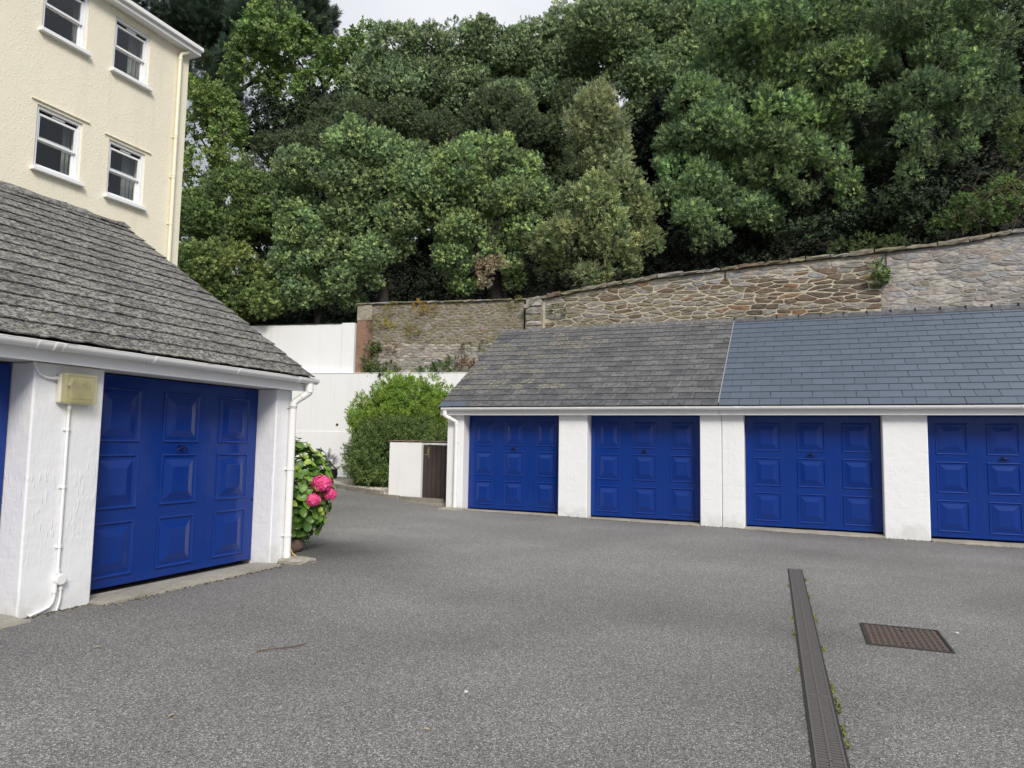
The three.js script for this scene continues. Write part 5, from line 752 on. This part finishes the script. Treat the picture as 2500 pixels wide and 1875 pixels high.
wallPlant('ivy', 'withered reddish creeper at the right end of the ledge under the stone wall', 'ivy', [[4.5, 3.92, -0.36, 0.34, 0.24], [4.95, 3.88, -0.36, 0.30, 0.22]], 0, 0, 0, { seed: 82, geo: SP.ivy, color: [0.15, 0.09, 0.04], tip: [0.24, 0.13, 0.06], size: 0.6, dens: 200 });
wallPlant('fern', 'fresh green fern growing out of the right stone wall below the rusty strap', 'fern', [[1.83, 6.22, -21.22, 0.16, 0.24], [1.88, 6.02, -21.22, 0.13, 0.14]], 0, 0, 0, { seed: 83, color: [0.075, 0.14, 0.03], tip: [0.17, 0.25, 0.06], geo: SP.ivy, size: 0.6 }, null);
wallPlant('weed_clump', 'green weeds spilling over the coping of the right stone wall', 'weeds', [[1.1, 7.0, -21.5, 0.3, 0.16], [1.6, 7.1, -21.5, 0.32, 0.22], [2.3, 7.0, -21.6, 0.25, 0.14]], 0, 0, 0, { seed: 84, color: [0.06, 0.10, 0.03], tip: [0.15, 0.19, 0.06], size: 1 }, null);
wallPlant('wall_plant', 'tiny green tuft on the right stone wall close to the buttress', 'wall plant', -7.25, 5.68, -21.25, 0.11, { seed: 85, ...GR }, null);

// ------------------------------------------------------------------ shrubs and pots
{
  const s1 = thing('shrub', 'tall bright green domed shrub against the white wall', 'shrub');
  mesh('stem', [tapered([[-11.4, 0.1, -18.8], [-11.35, 0.8, -18.8], [-11.4, 1.8, -18.8]], 0.06, 0.03, 7, 1)], M.bark, s1);
  foliage('foliage', s1, SP.shrub, LM.soft, [[-11.15, 2.25, -18.7, 0.95, 0.92], [-11.9, 1.75, -18.7, 0.95, 0.95], [-10.5, 1.75, -18.7, 0.85, 1.0], [-11.95, 1.1, -18.6, 0.72, 0.95], [-11.3, 2.05, -18.8, 1.36, 1.32], [-11.2, 1.2, -18.6, 1.2, 1.1]], { seed: 91, color: [0.17, 0.29, 0.03], tip: [0.33, 0.46, 0.06], dens: 330, subs: 34, maxSub: 0.30, size: 1.0, up: 0.5, vary: 0.15, young: 0.45, shell: 0.68, loose: 0.4 });
  const s2 = thing('shrub', 'clipped darker green shrub in front of the bright domed one, by the low wall', 'shrub');
  mesh('stem', [tapered([[-10.7, 0.1, -17.2], [-10.7, 0.5, -17.2], [-10.6, 1.0, -17.2]], 0.06, 0.03, 7, 2)], M.bark, s2);
  foliage('foliage', s2, SP.box, LM.oak, [[-11.0, 1.0, -17.1, 0.85, 0.90], [-10.7, 1.35, -17.3, 1.0, 0.62], [-9.9, 1.45, -17.2, 0.80, 0.55], [-10.6, 0.75, -16.9, 1.0, 0.65], [-9.6, 0.9, -17.2, 0.7, 0.7], [-11.05, 0.55, -16.9, 0.7, 0.45]], { seed: 92, color: [0.085, 0.15, 0.033], tip: [0.20, 0.29, 0.065], dens: 480, subs: 30, maxSub: 0.27, size: 1.25, up: 0.3, vary: 0.15, young: 0.35, shell: 0.68, loose: 0.4 });
  const p = thing('flower_pot', 'glossy black round pot on the gravel by the white wall', 'pot', [-14.02, 0.18, -18.9]);
  mesh('body', new THREE.LatheGeometry([[0.001, 0], [0.13, 0], [0.17, 0.06], [0.20, 0.16], [0.195, 0.25], [0.185, 0.30], [0.205, 0.315], [0.205, 0.335], [0.175, 0.335], [0.17, 0.28], [0.001, 0.27]].map((v) => new THREE.Vector2(...v)), 28), M.pot, p);
  for (const s of [-1, 1]) mesh('handle', new THREE.TorusGeometry(0.03, 0.009, 8, 14).rotateY(Math.PI / 2 * 0).translate(s * 0.205, 0.22, 0), M.pot, p);
  const l = thing('lavender', 'grey-mauve lavender leaning out of the black pot', 'plant');
  foliage('foliage', l, SP.lav, LM.matt, [[-14.17, 0.60, -18.85, 0.24, 0.18], [-14.32, 0.42, -18.7, 0.18, 0.22]], { seed: 93, color: [0.12, 0.12, 0.10], tip: [0.22, 0.17, 0.30], dens: 300, subs: 8, maxSub: 0.14, young: 0.7, size: 0.9, up: 0.8 });
}
{ // hydrangea beside the left garage
  const h = thing('hydrangea', 'leafy hydrangea with three bright pink flower heads, at the corner of the left garage', 'plant', [-6.36, 0, -7.66]), R = rng(95), st = [];
  const geos = Array.from({ length: 6 }, (_, i) => leafShape(0.148, 0.053, -0.10 - 0.05 * (i % 3), i * 1.7));
  const cols = [[0.13, 0.26, 0.03], [0.19, 0.33, 0.035], [0.09, 0.19, 0.025], [0.33, 0.45, 0.06], [0.06, 0.135, 0.02]].map((c) => phys(c, 0.45, { side: THREE.DoubleSide, transmission: 0.2, thickness: 0 }));
  const whorls = [], Y = new THREE.Vector3(0, 1, 0);
  for (let i = 0; i < 220; i++) {
    const v = 1 - 1.9 * (i + 0.5) / 220, a = i * 2.39996, ph = Math.sqrt(Math.max(0, 1 - v * v)), k = 0.86 + 0.2 * R(), top = new THREE.Vector3(Math.cos(a) * ph * 0.60 * k, 0.72 + v * 0.73 * k, Math.sin(a) * ph * 0.58 * k);
    whorls.push([top, top.clone().sub(new THREE.Vector3(0, 0.55, 0)).normalize().addScaledVector(Y, 0.35).normalize(), v, a]);
  }
  whorls.sort((p, q) => (q[0].x * 0.64 + q[0].z * 0.76) - (p[0].x * 0.64 + p[0].z * 0.76)); // the side towards the yard first
  const rest = cols.map(() => []); let count = 0;
  whorls.forEach(([top, out, v, a], i) => {
    if (i % 3 === 0) st.push(tapered([[0.05 * Math.cos(a), 0.1, 0.05 * Math.sin(a)], [top.x * 0.5, top.y * 0.55, top.z * 0.5], [top.x, top.y, top.z]], 0.008, 0.005, 5, i));
    const q = new THREE.Quaternion().setFromUnitVectors(Y, out), bright = R() < 0.42 + 0.2 * v;
    for (let k = 0; k < 4; k++) {
      const e = new THREE.Euler(0.05 + 0.4 * R() + (k > 1 ? 0.25 : 0), k * Math.PI / 2 + i + 0.3 * R(), 0, 'YXZ'), ci = bright && k < 2 ? (R() < 0.5 ? 3 : 1) : [0, 2, 4, 2, 0, 1][Math.floor(R() * 6)], m = new THREE.Mesh(geos[(i + k) % 6], cols[ci]);
      m.quaternion.copy(q).multiply(new THREE.Quaternion().setFromEuler(e)); m.scale.setScalar((k < 2 && bright ? 0.75 : 1) * (0.75 + 0.4 * R())); m.position.copy(top).addScaledVector(out, -0.025 * k);
      m.castShadow = m.receiveShadow = true;
      if (count < 296) { m.name = numbered('leaf'); h.add(m); count++; } else { m.updateMatrix(); rest[ci].push(m.geometry.clone().applyMatrix4(m.matrix)); }
    }
  });
  rest.forEach((l, i) => l.length && tag(mesh('far_leaves', l, cols[i], h), null, null, null, 'stuff'));
  mesh('stem', st, std([0.09, 0.12, 0.03], 0.8), h);
  const petal = (r) => { const L = []; for (let k = 0; k < 4; k++) { const g = new THREE.CircleGeometry(r * 0.62, 7); g.translate(r * 0.6, 0, 0); g.rotateY(-0.25); g.rotateZ(k * Math.PI / 2); L.push(g); } return merge(L); };
  const pk = [phys([0.74, 0.055, 0.22], 0.7, { side: THREE.DoubleSide, transmission: 0.2, thickness: 0 }), phys([0.82, 0.12, 0.33], 0.7, { side: THREE.DoubleSide, transmission: 0.2, thickness: 0 })];
  for (const [x, y, z, r, n] of [[0.59, 0.85, 0.08, 0.122, 130], [0.61, 0.71, -0.07, 0.085, 80], [0.56, 0.65, 0.19, 0.086, 80]]) {
    const L = [[], []]; const pg = petal(0.022);
    for (let i = 0; i < n; i++) { const yy = 1 - 1.75 * (i + 0.5) / n, a = i * 2.39996, s = Math.sqrt(1 - yy * yy), d = new THREE.Vector3(s * Math.cos(a), yy, s * Math.sin(a)), g = pg.clone(); g.rotateZ(R() * 6); g.applyQuaternion(new THREE.Quaternion().setFromUnitVectors(new THREE.Vector3(0, 0, 1), d.clone().addScaledVector(new THREE.Vector3(R() - 0.5, R() - 0.5, R() - 0.5), 0.5).normalize())); const rr = r * (0.88 + 0.2 * R()); g.translate(x + d.x * rr, y + d.y * rr * 0.85, z + d.z * rr); L[R() < 0.65 ? 0 : 1].push(g); }
    const f = mesh('flower_head', L[0], pk[0], h); mesh('pale_florets', L[1], pk[1], f); mesh('core', new THREE.SphereGeometry(r * 0.8, 12, 8).scale(1, 0.85, 1).translate(x, y, z), std([0.25, 0.02, 0.06], 0.9), f);
  }
  const t = thing('planter', 'low rounded brown planter under the hydrangea', 'planter', [-6.36, -0.05, -7.55]);
  mesh('body', new THREE.LatheGeometry([[0.001, 0], [0.24, 0], [0.29, 0.03], [0.31, 0.08], [0.30, 0.14], [0.28, 0.18], [0.24, 0.18], [0.22, 0.14], [0.001, 0.14]].map((v) => new THREE.Vector2(...v)), 28), M.terracotta, t);
  tag(mesh('garden_cane', tube([[-5.98, 0.42, -7.18], [-5.90, 0.2, -7.10], [-5.80, 0.02, -7.12], [-5.72, -0.03, -7.17], [-5.68, -0.02, -7.22]], 0.011, 8), M.cane), 'bent yellow-brown cane leaning behind the left downpipe', 'cane');
}
{ // grit and leaf crumbs; dark flakes draw the gap shadow where walls meet the asphalt
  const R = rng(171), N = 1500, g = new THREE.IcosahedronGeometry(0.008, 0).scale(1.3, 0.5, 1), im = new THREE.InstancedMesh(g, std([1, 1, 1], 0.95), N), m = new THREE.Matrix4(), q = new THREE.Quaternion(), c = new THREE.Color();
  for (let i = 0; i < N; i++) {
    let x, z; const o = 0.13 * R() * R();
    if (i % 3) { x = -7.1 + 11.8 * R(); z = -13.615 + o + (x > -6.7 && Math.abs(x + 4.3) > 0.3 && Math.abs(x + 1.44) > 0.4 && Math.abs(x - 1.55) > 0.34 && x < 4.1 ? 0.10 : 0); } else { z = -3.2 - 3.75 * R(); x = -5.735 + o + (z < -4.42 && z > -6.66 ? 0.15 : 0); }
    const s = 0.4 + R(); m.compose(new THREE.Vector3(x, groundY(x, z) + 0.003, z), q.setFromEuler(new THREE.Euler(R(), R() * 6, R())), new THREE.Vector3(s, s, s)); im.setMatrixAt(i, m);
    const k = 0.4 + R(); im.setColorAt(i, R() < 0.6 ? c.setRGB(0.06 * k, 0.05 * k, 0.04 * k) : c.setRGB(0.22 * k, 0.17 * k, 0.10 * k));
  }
  im.name = 'grit_gap_shade'; scene.add(im); tag(im, 'grit and leaf crumbs, the dark flakes drawn as gap shadow, along the foot of the garage walls', 'grit_gap_shade', null, 'stuff');
}
console.log('twigs of foliage', total);
renderer.render(scene, camera);
